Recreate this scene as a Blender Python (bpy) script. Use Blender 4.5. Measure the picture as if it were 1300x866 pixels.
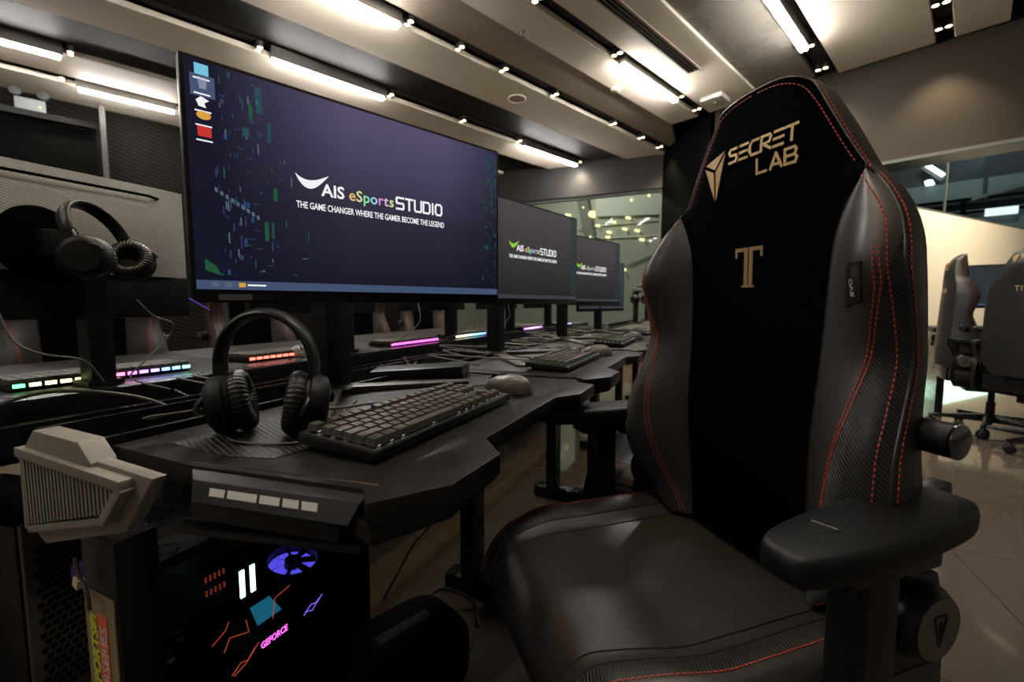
import bpy, bmesh, math, random
import numpy as np
from mathutils import Vector, Matrix, Euler
random.seed(7)
R = math.radians
scene = bpy.context.scene
col = scene.collection
for o in list(bpy.data.objects):
    bpy.data.objects.remove(o)

# ------------------------------------------------------------------ camera
CZ = .945
cam_d = bpy.data.cameras.new('camera')
cam = bpy.data.objects.new('camera', cam_d)
col.objects.link(cam)
cam.location = (0, 0, CZ)
cam.rotation_euler = (R(90 - 4.7975), 0, R(46.394))
cam_d.sensor_fit = 'HORIZONTAL'
cam_d.sensor_width = 36
cam_d.lens = 36 * 560 / 1300
cam_d.clip_start = .02
cam_d.clip_end = 100
cam_d.dof.use_dof = True
cam_d.dof.focus_distance = .78
cam_d.dof.aperture_fstop = 4.5
scene.camera = cam
# ------------------------------------------------------------------ world, exposure
world = bpy.data.worlds.new('world')
scene.world = world
world.use_nodes = True
world.node_tree.nodes['Background'].inputs[0].default_value = (1.0, .86, .68, 1)
world.node_tree.nodes['Background'].inputs[1].default_value = .18
vs = scene.view_settings
vs.view_transform = 'Standard'
vs.look = 'None'
vs.exposure = 0
vs.gamma = 1
vs.use_curve_mapping = False
TUBE_GLOW = 142.0        # radiance of the bare ceiling tubes
SPOT_POWER = 75.0      # watts per ceiling downlight

# ------------------------------------------------------------------ materials
def srgb(r, g, b):
    f = lambda c: (c / 255 / 12.92) if c <= 10 else ((c / 255 + .055) / 1.055) ** 2.4
    return (f(r), f(g), f(b))

MATS = {}
def mat(name, base, rough=.5, metal=0, spec=.5, emit=None, es=0, coat=0, noise=0, nscale=20, bump=0, bscale=200):
    if name in MATS:
        return MATS[name]
    m = bpy.data.materials.new(name)
    m.use_nodes = True
    nt = m.node_tree
    p = nt.nodes['Principled BSDF']
    p.inputs['Base Color'].default_value = (*base, 1)
    p.inputs['Roughness'].default_value = rough
    p.inputs['Metallic'].default_value = metal
    p.inputs['Specular IOR Level'].default_value = spec
    p.inputs['Coat Weight'].default_value = coat
    p.inputs['Coat Roughness'].default_value = .1
    if emit:
        p.inputs['Emission Color'].default_value = (*emit, 1)
        p.inputs['Emission Strength'].default_value = es
    if noise or bump:
        tc = nt.nodes.new('ShaderNodeTexCoord')
    if noise:
        n = nt.nodes.new('ShaderNodeTexNoise')
        n.inputs['Scale'].default_value = nscale
        n.inputs['Detail'].default_value = 5
        nt.links.new(tc.outputs['Object'], n.inputs['Vector'])
        mr = nt.nodes.new('ShaderNodeMapRange')
        mr.inputs[1].default_value = .3; mr.inputs[2].default_value = .7
        mr.inputs[3].default_value = max(0, rough - noise); mr.inputs[4].default_value = min(1, rough + noise)
        nt.links.new(n.outputs[0], mr.inputs[0])
        nt.links.new(mr.outputs[0], p.inputs['Roughness'])
    if bump:
        n2 = nt.nodes.new('ShaderNodeTexNoise')
        n2.inputs['Scale'].default_value = bscale
        n2.inputs['Detail'].default_value = 2
        nt.links.new(tc.outputs['Object'], n2.inputs['Vector'])
        b = nt.nodes.new('ShaderNodeBump')
        b.inputs['Strength'].default_value = bump
        b.inputs['Distance'].default_value = .001
        nt.links.new(n2.outputs[0], b.inputs['Height'])
        nt.links.new(b.outputs[0], p.inputs['Normal'])
    MATS[name] = m
    return m

def emat(name, c, s):
    return mat(name, (.02, .02, .02), .5, emit=c, es=s)

def stripe_mat(name, c1, c2, period, direction, rough=.45, bump=.6, spec=.3):
    """bands across a direction in object space: woven carbon and ribbed plastic"""
    m = bpy.data.materials.new(name); m.use_nodes = True
    nt = m.node_tree; p = nt.nodes['Principled BSDF']
    tc = nt.nodes.new('ShaderNodeTexCoord')
    d = nt.nodes.new('ShaderNodeVectorMath'); d.operation = 'DOT_PRODUCT'
    v = Vector(direction).normalized() * (2 * math.pi / period)
    d.inputs[1].default_value = v
    nt.links.new(tc.outputs['Object'], d.inputs[0])
    s = nt.nodes.new('ShaderNodeMath'); s.operation = 'SINE'
    nt.links.new(d.outputs['Value'], s.inputs[0])
    mr = nt.nodes.new('ShaderNodeMapRange')
    mr.inputs[1].default_value = -.5; mr.inputs[2].default_value = .5
    nt.links.new(s.outputs[0], mr.inputs[0])
    mx = nt.nodes.new('ShaderNodeMix'); mx.data_type = 'RGBA'
    mx.inputs[6].default_value = (*c1, 1); mx.inputs[7].default_value = (*c2, 1)
    nt.links.new(mr.outputs[0], mx.inputs[0])
    nt.links.new(mx.outputs[2], p.inputs['Base Color'])
    b = nt.nodes.new('ShaderNodeBump'); b.inputs['Strength'].default_value = bump; b.inputs['Distance'].default_value = .0012
    nt.links.new(mr.outputs[0], b.inputs['Height'])
    nt.links.new(b.outputs[0], p.inputs['Normal'])
    p.inputs['Roughness'].default_value = rough
    p.inputs['Specular IOR Level'].default_value = spec
    MATS[name] = m
    return m

def glass_mat(name, tint, gloss=.06):
    m = bpy.data.materials.new(name); m.use_nodes = True
    nt = m.node_tree
    out = nt.nodes['Material Output']; nt.nodes.remove(nt.nodes['Principled BSDF'])
    t = nt.nodes.new('ShaderNodeBsdfTransparent'); t.inputs[0].default_value = (*tint, 1)
    g = nt.nodes.new('ShaderNodeBsdfGlossy'); g.inputs['Roughness'].default_value = .03
    lw = nt.nodes.new('ShaderNodeLayerWeight'); lw.inputs[0].default_value = .3
    pw_ = nt.nodes.new('ShaderNodeMath'); pw_.operation = 'POWER'; pw_.inputs[1].default_value = 3
    ad = nt.nodes.new('ShaderNodeMath'); ad.operation = 'MULTIPLY_ADD'; ad.inputs[1].default_value = .45; ad.inputs[2].default_value = .006
    mx = nt.nodes.new('ShaderNodeMixShader')
    nt.links.new(lw.outputs['Facing'], pw_.inputs[0]); nt.links.new(pw_.outputs[0], ad.inputs[0]); nt.links.new(ad.outputs[0], mx.inputs[0])
    nt.links.new(t.outputs[0], mx.inputs[1]); nt.links.new(g.outputs[0], mx.inputs[2])
    nt.links.new(mx.outputs[0], out.inputs[0])
    MATS[name] = m
    return m

leather = mat('black_leather', (.016, .0130, .0105), .46, spec=.48, noise=.05, nscale=9, bump=.05, bscale=900)
suede = mat('black_suede', (.0011, .0012, .0018), .8, spec=.01)
shell = mat('black_vinyl', (.009, .0082, .0075), .42, spec=.3)
plastic = mat('black_plastic', (.0045, .0043, .004), .36, spec=.28, noise=.05, nscale=30)
plastic_m = mat('black_matte_plastic', (.0035, .0035, .004), .5, spec=.2)
metal_b = mat('black_painted_metal', (.004, .004, .0045), .3, spec=.35, noise=.07, nscale=60, bump=.25, bscale=700)
top_m = mat('dark_desk_laminate', (.0085, .0068, .0055), .40, spec=.25, noise=.1, nscale=24, bump=.12, bscale=500)
plate_m = mat('smooth_dark_plastic', (.006, .0055, .006), .38, spec=.22)
grey_pl = mat('warm_grey_plastic', (.15, .138, .12), .5, spec=.4, bump=.1, bscale=900)
carbon = stripe_mat('carbon_weave', (.006, .006, .0065), (.024, .0245, .027), .0042, (1, .2, 1), .38, .8)
carbon_seat = stripe_mat('carbon_seat_weave', (.006, .006, .006), (.03, .027, .024), .0046, (.45, 1, .2), .4, .8)
carbon_mat = stripe_mat('carbon_desk_inlay', (.002, .002, .002), (.025, .023, .02), .0075, (1, -.35, 0), .45, .9)
stitch_m = mat('red_thread', (.36, .035, .022), .6)
thread_dark = mat('black_piping', (.006, .006, .006), .4)
gold = mat('gold_thread', (.42, .28, .13), .42, metal=.4)
gold_d = mat('dark_gold_thread', (.26, .165, .075), .42, metal=.4)
rubber = mat('black_rubber', (.008, .008, .008), .7, spec=.3)
cable_m = mat('black_cable', (.02, .019, .018), .45)
cable_g = mat('grey_cable', (.06, .056, .05), .5)
white_m = mat('white_marking', (.42, .42, .41), .5)
steel = mat('brushed_steel', (.35, .34, .32), .35, metal=1)
beige_cap = mat('dark_keycap', (.045, .04, .034), .42, spec=.4)
# ------------------------------------------------------------------ mesh helpers
class MB:
    def __init__(s):
        s.v = []; s.f = []; s.mi = []
    def add(s, vs_, fs_, mi=0):
        b = len(s.v); s.v += [tuple(q) for q in vs_]
        s.f += [tuple(b + i for i in f) for f in fs_]; s.mi += [mi] * len(fs_)
        return s
    def box(s, c, size, rot=None, mi=0):
        hx, hy, hz = size[0] / 2, size[1] / 2, size[2] / 2
        pts = [Vector((x, y, z)) for z in (-hz, hz) for y in (-hy, hy) for x in (-hx, hx)]
        if rot is not None:
            m = rot if isinstance(rot, Matrix) else Euler(rot).to_matrix()
            pts = [m @ q for q in pts]
        pts = [q + Vector(c) for q in pts]
        return s.add(pts, [(0, 2, 3, 1), (4, 5, 7, 6), (0, 1, 5, 4), (2, 6, 7, 3), (0, 4, 6, 2), (1, 3, 7, 5)], mi)
    def prism(s, poly, z0, z1, M=None, mi=0):
        """poly: CCW list of (x, y); z0/z1 numbers or per-vertex lists"""
        n = len(poly)
        a = z0 if isinstance(z0, (list, tuple)) else [z0] * n
        b = z1 if isinstance(z1, (list, tuple)) else [z1] * n
        vs_ = [Vector((p[0], p[1], a[i])) for i, p in enumerate(poly)] + [Vector((p[0], p[1], b[i])) for i, p in enumerate(poly)]
        if M is not None: vs_ = [M @ q for q in vs_]
        fs_ = [tuple(range(n - 1, -1, -1)), tuple(range(n, 2 * n))] + [(i, (i + 1) % n, n + (i + 1) % n, n + i) for i in range(n)]
        return s.add(vs_, fs_, mi)
    def tube(s, path, r, n=8, caps=True, mi=0):
        path = [Vector(p) for p in path]
        rs = r if isinstance(r, (list, tuple)) else [r] * len(path)
        rings = []; up = None
        for i, p in enumerate(path):
            d = (path[min(i + 1, len(path) - 1)] - path[max(i - 1, 0)])
            if d.length < 1e-9: d = Vector((0, 0, 1))
            d.normalize()
            if up is None:
                up = d.orthogonal().normalized()
            else:
                up = (up - d * up.dot(d))
                up = up.normalized() if up.length > 1e-6 else d.orthogonal().normalized()
            w = d.cross(up)
            rings.append([p + (up * math.cos(2 * math.pi * k / n) + w * math.sin(2 * math.pi * k / n)) * rs[i] for k in range(n)])
        vs_ = [q for ring in rings for q in ring]
        fs_ = [(i * n + k, i * n + (k + 1) % n, (i + 1) * n + (k + 1) % n, (i + 1) * n + k) for i in range(len(path) - 1) for k in range(n)]
        if caps:
            fs_ += [tuple(range(n - 1, -1, -1)), tuple((len(path) - 1) * n + k for k in range(n))]
        return s.add(vs_, fs_, mi)
    def lathe(s, prof, n=24, M=None, mi=0):
        """prof: list of (radius, height) around local z"""
        M = M or Matrix()
        vs_ = []; fs_ = []
        for r_, z in prof:
            vs_ += [M @ Vector((r_ * math.cos(2 * math.pi * k / n), r_ * math.sin(2 * math.pi * k / n), z)) for k in range(n)]
        for i in range(len(prof) - 1):
            fs_ += [(i * n + k, i * n + (k + 1) % n, (i + 1) * n + (k + 1) % n, (i + 1) * n + k) for k in range(n)]
        fs_ += [tuple(range(n - 1, -1, -1)), tuple((len(prof) - 1) * n + k for k in range(n))]
        return s.add(vs_, fs_, mi)
    def grid(s, fn, nu, nv, flip=False, mi=0):
        vs_ = [fn(i / nu, j / nv) for j in range(nv + 1) for i in range(nu + 1)]
        fs_ = []
        for j in range(nv):
            for i in range(nu):
                a = j * (nu + 1) + i
                q = (a, a + 1, a + nu + 2, a + nu + 1)
                fs_.append(q[::-1] if flip else q)
        return s.add(vs_, fs_, mi)
    def build(s, name, m, parent=None, smooth=False, bevel=0, segs=2, angle=35):
        me = bpy.data.meshes.new(name)
        me.from_pydata([tuple(q) for q in s.v], [], s.f)
        ms = m if isinstance(m, (list, tuple)) else [m]
        for q in ms: me.materials.append(q)
        if len(ms) > 1:
            me.polygons.foreach_set('material_index', s.mi)
        bm = bmesh.new(); bm.from_mesh(me)
        bmesh.ops.recalc_face_normals(bm, faces=bm.faces)
        if bevel:
            es = [e for e in bm.edges if len(e.link_faces) == 2 and e.calc_face_angle(0) > R(20)]
            bmesh.ops.bevel(bm, geom=es, offset=bevel, segments=segs, profile=.6, affect='EDGES', clamp_overlap=True)
        if smooth or bevel:
            for f in bm.faces: f.smooth = True
            for e in bm.edges:
                if len(e.link_faces) == 2 and e.calc_face_angle(0) > R(angle): e.smooth = False
        bm.to_mesh(me); bm.free()
        o = bpy.data.objects.new(name, me)
        col.objects.link(o)
        if parent: o.parent = parent
        return o

def tag(o, label, cat, group=None):
    o['label'] = label; o['category'] = cat
    if group: o['group'] = group
    return o
def thing(name, label, cat, loc=(0, 0, 0), rz=0, group=None):
    o = bpy.data.objects.new(name, None)
    col.objects.link(o)
    o.empty_display_size = .05
    o.location = loc; o.rotation_euler = (0, 0, rz)
    return tag(o, label, cat, group)
def struct(o):
    o['kind'] = 'structure'; return o
def stuff(o):
    o['kind'] = 'stuff'; return o
def copy_tree(o, parent=None):
    c = o.copy(); col.objects.link(c); c.parent = parent
    for ch in list(o.children): copy_tree(ch, c)
    return c
def clone(o, label, loc, rz, group=None):
    c = copy_tree(o); c.location = loc; c.rotation_euler = (0, 0, rz); c['label'] = label
    if group: c['group'] = group
    return c
def spline(pts, n=8):
    """Catmull-Rom through points"""
    P = [Vector(p) for p in pts]
    P = [P[0] * 2 - P[1]] + P + [P[-1] * 2 - P[-2]]
    out = []
    for i in range(1, len(P) - 2):
        a, b, c, d = P[i - 1:i + 3]
        for k in range(n):
            t = k / n
            out.append(.5 * ((2 * b) + (c - a) * t + (2 * a - 5 * b + 4 * c - d) * t * t + (3 * b - a - 3 * c + d) * t ** 3))
    out.append(P[-2]); return out
def text_mesh(txt, size, align='LEFT', extrude=.0004, shear=0, space=1, bold=0):
    cu = bpy.data.curves.new('lettering', 'FONT')
    cu.body = txt; cu.size = size; cu.align_x = align; cu.extrude = extrude; cu.shear = shear
    cu.space_character = space; cu.offset = bold; cu.resolution_u = 3
    ob = bpy.data.objects.new('lettering', cu)
    me = bpy.data.meshes.new_from_object(ob)
    vs_ = [v.co.copy() for v in me.vertices]; fs_ = [tuple(p.vertices) for p in me.polygons]
    bpy.data.objects.remove(ob); bpy.data.curves.remove(cu); bpy.data.meshes.remove(me)
    return vs_, fs_
def smooth(t):
    t = min(1, max(0, t)); return t * t * (3 - 2 * t)
def lerp(a, b, t): return a + (b - a) * t
def pw(x, xs, ys):
    """smooth piecewise interpolation (monotone pieces, eased by neighbouring slopes)"""
    n = len(xs)
    if x <= xs[0]: return ys[0]
    if x >= xs[-1]: return ys[-1]
    i = max(k for k in range(n - 1) if xs[k] <= x)
    h = xs[i + 1] - xs[i]; t = (x - xs[i]) / h
    def sl(k):
        if k == 0 or k == n - 1: return 0 if n < 3 else (ys[min(k + 1, n - 1)] - ys[max(k - 1, 0)]) / (xs[min(k + 1, n - 1)] - xs[max(k - 1, 0)])
        return (ys[k + 1] - ys[k - 1]) / (xs[k + 1] - xs[k - 1])
    m0, m1 = sl(i), sl(i + 1)
    return ((2 * t ** 3 - 3 * t * t + 1) * ys[i] + (t ** 3 - 2 * t * t + t) * h * m0 + (-2 * t ** 3 + 3 * t * t) * ys[i + 1] + (t ** 3 - t * t) * h * m1)

# desk frame: s along the row, q away from the sitter
VX, VY = -.366, .9306
RD = math.atan2(VY, VX)
def W(s, q, z=0):
    return Vector((s * VX - q * VY, s * VY + q * VX, z))
# ================================================================== THE SETTING
floor_m = mat('polished_dark_tile', (.082, .066, .05), .06, spec=.55, noise=.03, nscale=3)
grout_m = mat('dark_grout', (.02, .018, .016), .5)
panel_m = mat('beige_ceiling_paint', (.82, .73, .60), .75, spec=.2)
panel_d = mat('brown_shade_and_fittings', (.38, .32, .25), .6, spec=.3)  # shade of slanted panel faces put into the colour; plain brown on fittings
slot_m = mat('dark_ceiling_void', (.02, .017, .014), .6, spec=.25)
mottle_m = mat('smoked_ceiling_paint', (.24, .22, .185), .32, spec=.5, noise=.18, nscale=2.2)
wall_dk = mat('charcoal_wall_paint', (.018, .016, .014), .5, spec=.35)
wall_br = mat('brown_wall_paint', (.034, .026, .017), .55, spec=.3)
black_w = mat('black_wall_paint', (.001, .001, .001), .7, spec=.02)
cream_m = mat('cream_partition_paint', (.80, .70, .53), .5)
glass = glass_mat('clear_window_glass', (.84, .9, .88))
frame_m = mat('grey_green_window_frame', (.10, .115, .105), .45)
tube_m = emat('cool_tube_glow', (1.0, .96, .90), TUBE_GLOW)
spot_m = emat('warm_lamp_glow', (1.0, .80, .45), 12)

fl = MB().prism([(-14, -5), (6, -5), (6, 16), (-14, 16)], -.05, -.004).build('floor', grout_m)
struct(fl)
tile = None
k = 0
for i in range(-2, 10):
    for j in range(-5, 5):
        if tile is None:
            tile = MB().prism([(-.3985, -.3985), (.3985, -.3985), (.3985, .3985), (-.3985, .3985)], -.004, 0).build('floor_tile', floor_m, fl)
            o = tile
        else:
            o = tile.copy(); col.objects.link(o); o.parent = fl
        o.location = W(i * .8 + .2, j * .8 + .35, 0); o.rotation_euler = (0, 0, RD)

# ceiling: dark void above, hanging panels below, lamp slots between them
def yend(x):
    return 5.486 + (x + 5.96) * .413 if x < -3.2 else 5.55
ce = struct(MB().prism([(-7.6, -4), (3, -4), (3, 5.7), (-3.2, 6.6), (-7.6, 5.0)], 3.42, 3.5).build('ceiling', slot_m))
def cpanel(x0, x1, m, z=3.245, th=.05, y0=-3.9):
    MB().prism([(x0, y0), (x1, y0), (x1, yend(x1)), (x0, yend(x0))], z, z + th).build('ceiling_panel', m, ce, bevel=.004, segs=1)
for x0, x1, m, z in ((.2, 1.2, panel_m, 3.245), (-.27, .05, panel_m, 3.245), (-1.09, -.39, panel_m, 3.245), (-1.80, -1.29, mottle_m, 3.275),
                     (-2.37, -1.80, panel_m, 3.25), (-2.85, -2.5, panel_m, 3.245), (-3.28, -2.85, panel_d, 3.27), (-4.0, -3.43, panel_m, 3.245),
                     (-4.54, -4.0, slot_m, 3.30), (-5.2, -4.70, panel_m, 3.245), (-5.83, -5.2, slot_m, 3.30), (-6.54, -5.97, panel_d, 3.26), (-7.3, -6.7, panel_m, 3.245)):
    cpanel(x0, x1, m, z)
# back of each lamp slot
for x in (-.33, -1.19, -2.435, -3.36, -4.62, -5.9, -6.62):
    MB().prism([(x - .055, -3.9), (x + .055, -3.9), (x + .055, yend(x)), (x - .055, yend(x))], 3.31, 3.33).build('slot_back', slot_m, ce)

TRK = {-.33: 'rightmost', -1.19: 'second', -2.435: 'third', -3.36: 'fourth', -4.62: 'fifth', -5.9: 'sixth', -6.62: 'leftmost'}
def tube(x, y0, y1, label):
    t = thing('tube_light', label, 'light', (x, (y0 + y1) / 2, 3.19), 0, 'tube lights in the ceiling slots')
    L = y1 - y0
    MB().box((0, 0, .060), (.075, L, .11)).build('housing', steel, t)
    for dx in (-.018, .018):
        MB().tube([(dx, -L / 2 + .02, -.008), (dx, L / 2 - .02, -.008)], .013, 8).build('tube', tube_m, t)
    return t
def spot(x, y, label, power=1.0):
    t = thing('downlight', label, 'light', (x, y, 3.25), 0, 'small warm downlights in the ceiling slots')
    for dx in (-.03, .03):
        MB().lathe([(.026, .05), (.026, .0), (.030, -.006), (.024, -.006), (.018, .012)], 14, Matrix.Translation((dx, 0, 0))).build('ring', steel, t)
        MB().lathe([(.019, -.004), (.019, .004)], 14, Matrix.Translation((dx, 0, 0))).build('bulb', spot_m, t)
    ld = bpy.data.lights.new('spot_lamp', 'SPOT'); ld.energy = SPOT_POWER * power; ld.spot_size = R(95); ld.spot_blend = .7
    ld.color = (1, .80, .52); ld.shadow_soft_size = .04
    lo = bpy.data.objects.new('lamp', ld); col.objects.link(lo); lo.parent = t; lo.location = (0, 0, -.02)
    return t
nth = ['nearest', 'second', 'third', 'fourth', 'fifth', 'sixth', 'last']
tubes = [(-6.62, -.02 + .04, .86, 'cool tube light in the leftmost ceiling slot above the dark wall'), (-5.9, -1.1, -.05, 'cool tube light in the ceiling slot at the top left edge'),
         (-4.62, 1.33, 2.47, 'cool tube light in the slot just above the big lit monitor'), (-4.62, 4.62, 5.85, 'cool tube light in the slot right of the big monitor, near the far wall'),
         (-3.36, .85, 1.95, 'cool tube light cut by the top edge, above the middle of the big monitor'), (-2.435, 3.74, 4.83, 'cool bright tube light in the slot left of the chair headrest'),
         (-1.19, 3.6, 4.72, 'cool bright tube light cut by the top edge, above the chair headrest')]
for t in tubes: tube(*t)
spots = {-6.62: [-.08], -5.9: [.0], -4.62: [1.24, 2.54, 3.54, 4.54, 5.93 - .02], -3.36: [2.03, 2.55, 3.09, 3.85, 4.99, 5.68, 6.2],
         -2.435: [2.59, 3.66, 4.9, 5.35], -1.19: [4.80, 5.34], -.33: [4.87, 5.30]}
names = {-6.62: 'leftmost ceiling slot above the dark wall', -5.9: 'ceiling slot at the top left edge', -4.62: 'slot just above the big lit monitor', -3.36: 'slot that runs down to the black column',
         -2.435: 'slot left of the chair headrest', -1.19: 'slot right above the chair headrest', -.33: 'slot at the top right corner'}
for x, ys in spots.items():
    for i, y in enumerate(ys):
        w = 'small warm downlight in the ' + names[x]
        if len(ys) > 1:
            w = ('last' if i == len(ys) - 1 else nth[i]) + ' downlight from the camera in the ' + names[x]
        spot(x, y, w, 1.0)
# the same slots run on overhead and behind the photographer
for x in (-1.19, -2.435, -3.36, -.33):
    for y in (-2.2, .2):
        spot(x, y, 'small warm downlight overhead out of view', .8)['group'] = 'downlights overhead behind the photographer'
for x in (-.33, -1.19, -2.435, -3.36):
    for y in (-2.6,) if x in (-1.19, -3.36) else (.9,):
        tube(x, y, y + 1.1, 'cool tube light overhead out of view')['group'] = 'tube lights overhead behind the photographer'

# ceiling fittings
t = thing('air_diffuser', 'long dark slotted air diffuser set in the ceiling panel', 'vent', (-2.065, 3.45, 3.238))
MB().box((0, 0, 0), (.13, 2.0, .012)).build('frame', panel_d, t)
for i in range(3):
    MB().box((-.035 + i * .035, 0, -.008), (.016, 1.96, .008)).build('slot', black_w, t)
t = thing('access_point', 'white square wireless access point on ceiling left of headrest', 'access point', (-2.157, 5.19, 3.25))
MB().box((0, 0, -.03), (.24, .24, .05)).build('body', mat('white_plastic', (.7, .68, .62), .4), t, bevel=.015, segs=3)
MB().lathe([(.006, -.002), (.006, .002)], 10, Matrix.Translation((0, 0, -.056))).build('status_light', emat('green_led', (.2, 1, .3), 2), t)
t = thing('ceiling_speaker', 'round flush ceiling speaker with a beige grille', 'speaker', (-3.70, 3.6, 3.245))
MB().lathe([(.105, .0), (.105, -.008), (.09, -.012), (.088, -.006)], 28).build('rim', panel_m, t)
MB().lathe([(.088, -.003), (.088, -.009)], 28).build('grille', mat('beige_speaker_grille', (.52, .46, .37), .8), t)
t = thing('smoke_detector', 'small round beige smoke detector on the ceiling panel', 'smoke detector', (-2.80, 4.2, 3.245))
MB().lathe([(.055, 0), (.055, -.015), (.045, -.03), (.02, -.034)], 22).build('body', panel_m, t, smooth=True)
MB().lathe([(.018, -.03), (.018, -.04)], 16).build('sensor_cap', panel_d, t)
t = thing('sprinkler', 'small sprinkler head hanging from the ceiling panel', 'sprinkler', (-2.795, 2.78, 3.245))
MB().lathe([(.03, 0), (.03, -.006), (.012, -.008), (.010, -.03)], 16).build('collar', steel, t)
MB().lathe([(.022, -.045), (.022, -.048)], 16).build('deflector', steel, t)
MB().tube([(.01, 0, -.03), (.014, 0, -.038), (.004, 0, -.046)], .002, 6).tube([(-.01, 0, -.03), (-.014, 0, -.038), (-.004, 0, -.046)], .002, 6).build('frame_arms', steel, t)

# far wall on the left: dark beam over a window, black column at its end
dA = Vector((2.62, 1.082, 0)).normalized(); nA = Vector((-dA.y, dA.x, 0))
def wallA(k, off=0, z=0): return Vector((-5.96, 5.486, z)) + dA * k + nA * off
def pA(k0, k1, z0, z1, o0=0, o1=.2):
    a, b, c, d = wallA(k0, o0), wallA(k1, o0), wallA(k1, o1), wallA(k0, o1)
    return MB().prism([(p.x, p.y) for p in (a, b, c, d)], z0, z1)
struct(pA(-1.6, 2.70, 2.74, 3.45).build('wall_far', wall_dk))
struct(pA(-1.6, 2.70, 0, .35).build('wall_far_low', black_w))
struct(MB().prism([(-3.47, 6.52), (-2.35, 5.56), (-2.2, 5.95), (-3.2, 6.95)], 0, 3.45).build('wall_column', black_w))
w1 = struct(pA(-1.6, 2.70, .35, 2.74, .09, .1).build('window_1', glass))
for k0 in (-.62, 2.66):
    pA(k0, k0 + .04, .35, 2.74, .06, .13).build('window_frame', frame_m, w1)
pA(-1.6, 2.7, 2.70, 2.74, .05, .14).build('window_frame', frame_m, w1)
# far wall on the right: deep beam, glass, cream partition
struct(MB().prism([(-2.3, 5.56), (2.6, 5.62), (2.6, 5.9), (-2.2, 5.9)], 2.30, 3.45).build('wall_beam', wall_br))
struct(MB().prism([(-2.3, 5.54), (2.6, 5.60), (2.6, 5.92), (-2.2, 5.92)], 2.272, 2.30).build('trim_1', frame_m))
pd = Vector((.85, 2.8, 0)).normalized(); pn = Vector((-pd.y, pd.x, 0))
def pP(k0, k1, z0, z1, o0=0, o1=.12):
    P0 = Vector((-.38, 6.4, 0))
    return MB().prism([((P0 + pd * k + pn * o).x, (P0 + pd * k + pn * o).y) for k, o in ((k0, o0), (k1, o0), (k1, o1), (k0, o1))], z0, z1)
struct(pP(-.6, 5.6, 0, 1.92).build('wall_partition', cream_m))
w2 = struct(pP(-.6, 5.6, 1.92, 3.6, .05, .06).build('window_2', glass))
pP(.42, .432, 1.92, 3.6, .045, .065).build('window_post', frame_m, w2)
pP(-.6, 5.6, 1.912, 1.924, -.004, .124).build('window_sill', frame_m, w2)
# added lamps, hidden behind the beam, brighten the cream partition
for k_, (x, y) in enumerate(((.15, 5.98), (.75, 6.3), (1.35, 6.9))):
    t = thing('added_wall_lamp', ('left', 'middle', 'right')[k_] + ' added unseen lamp brightening the cream partition', 'light', (x, y, 3.3), 0, 'added lamps by the partition')
    MB().box((0, 0, .05), (.12, .12, .08)).build('housing', steel, t, bevel=.004)
    MB().lathe([(.04, 0), (.04, .012)], 18).build('bulb', spot_m, t)
    ld = bpy.data.lights.new('added_spot', 'SPOT'); ld.energy = 200; ld.spot_size = R(120); ld.spot_blend = .8; ld.color = (1, .9, .74); ld.shadow_soft_size = .06
    lo = bpy.data.objects.new('lamp', ld); col.objects.link(lo); lo.parent = t; lo.location = (0, 0, -.02); lo.rotation_euler = (R(10), R(32), 0)
# green light band at the foot of the cream partition
gb = tag(pP(-.55, 5.4, .01, .17, -.06, -.02).build('light_band', emat('green_white_glow', (.66, 1.0, .76), 3.0)), 'glowing green white light band along foot of cream partition', 'light band')

# left side: black stage frame, ribbed wall
ribs = stripe_mat('ribbed_wall', (.003, .0026, .002), (.012, .010, .0075), .05, (0, .35, 1), .6, .6, spec=.04)
struct(MB().prism([(-7.5, -4), (-7.3, -4), (-7.3, 5), (-7.5, 5)], 0, 3.45).build('wall_left', ribs))
t = thing('stage_portal', 'black rectangular portal structure against the left wall', 'portal', (-6.9, -1.2, 0))
MB().box((-.15, 0, 1.43), (.3, 2.7, 2.86)).build('body', black_w, t)
MB().box((.03, 0, 2.90), (.1, 2.72, .06)).build('top_rail', mat('black_gloss_trim', (.002, .002, .002), .4, spec=.08), t)
MB().box((-.12, 1.42, 2.7), (.12, .05, 1.0)).build('post', wall_dk, t)
t = thing('emergency_light', 'white twin head emergency light on top of the black portal', 'emergency light', (-6.9, -.33, 2.93))
MB().box((.03, 0, .06), (.07, .22, .12)).build('body', mat('off_white_box', (.17, .19, .19), .4, spec=.2), t, bevel=.008)
for y in (-.10, .10):
    MB().lathe([(.02, -.03), (.045, .01), (.047, .03), (.04, .033)], 18, Matrix.Translation((.03, y, .17)) @ Matrix.Rotation(R(75), 4, 'Y')).build('lamp_head', mat('lamp_head_grey', (.06, .065, .065), .35, spec=.2), t, smooth=True)
MB().lathe([(.007, 0), (.007, .004)], 10, Matrix.Translation((.067, .07, .05)) @ Matrix.Rotation(R(90), 4, 'Y')).build('indicator', emat('amber_led', (1, .7, .1), 3), t)

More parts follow.
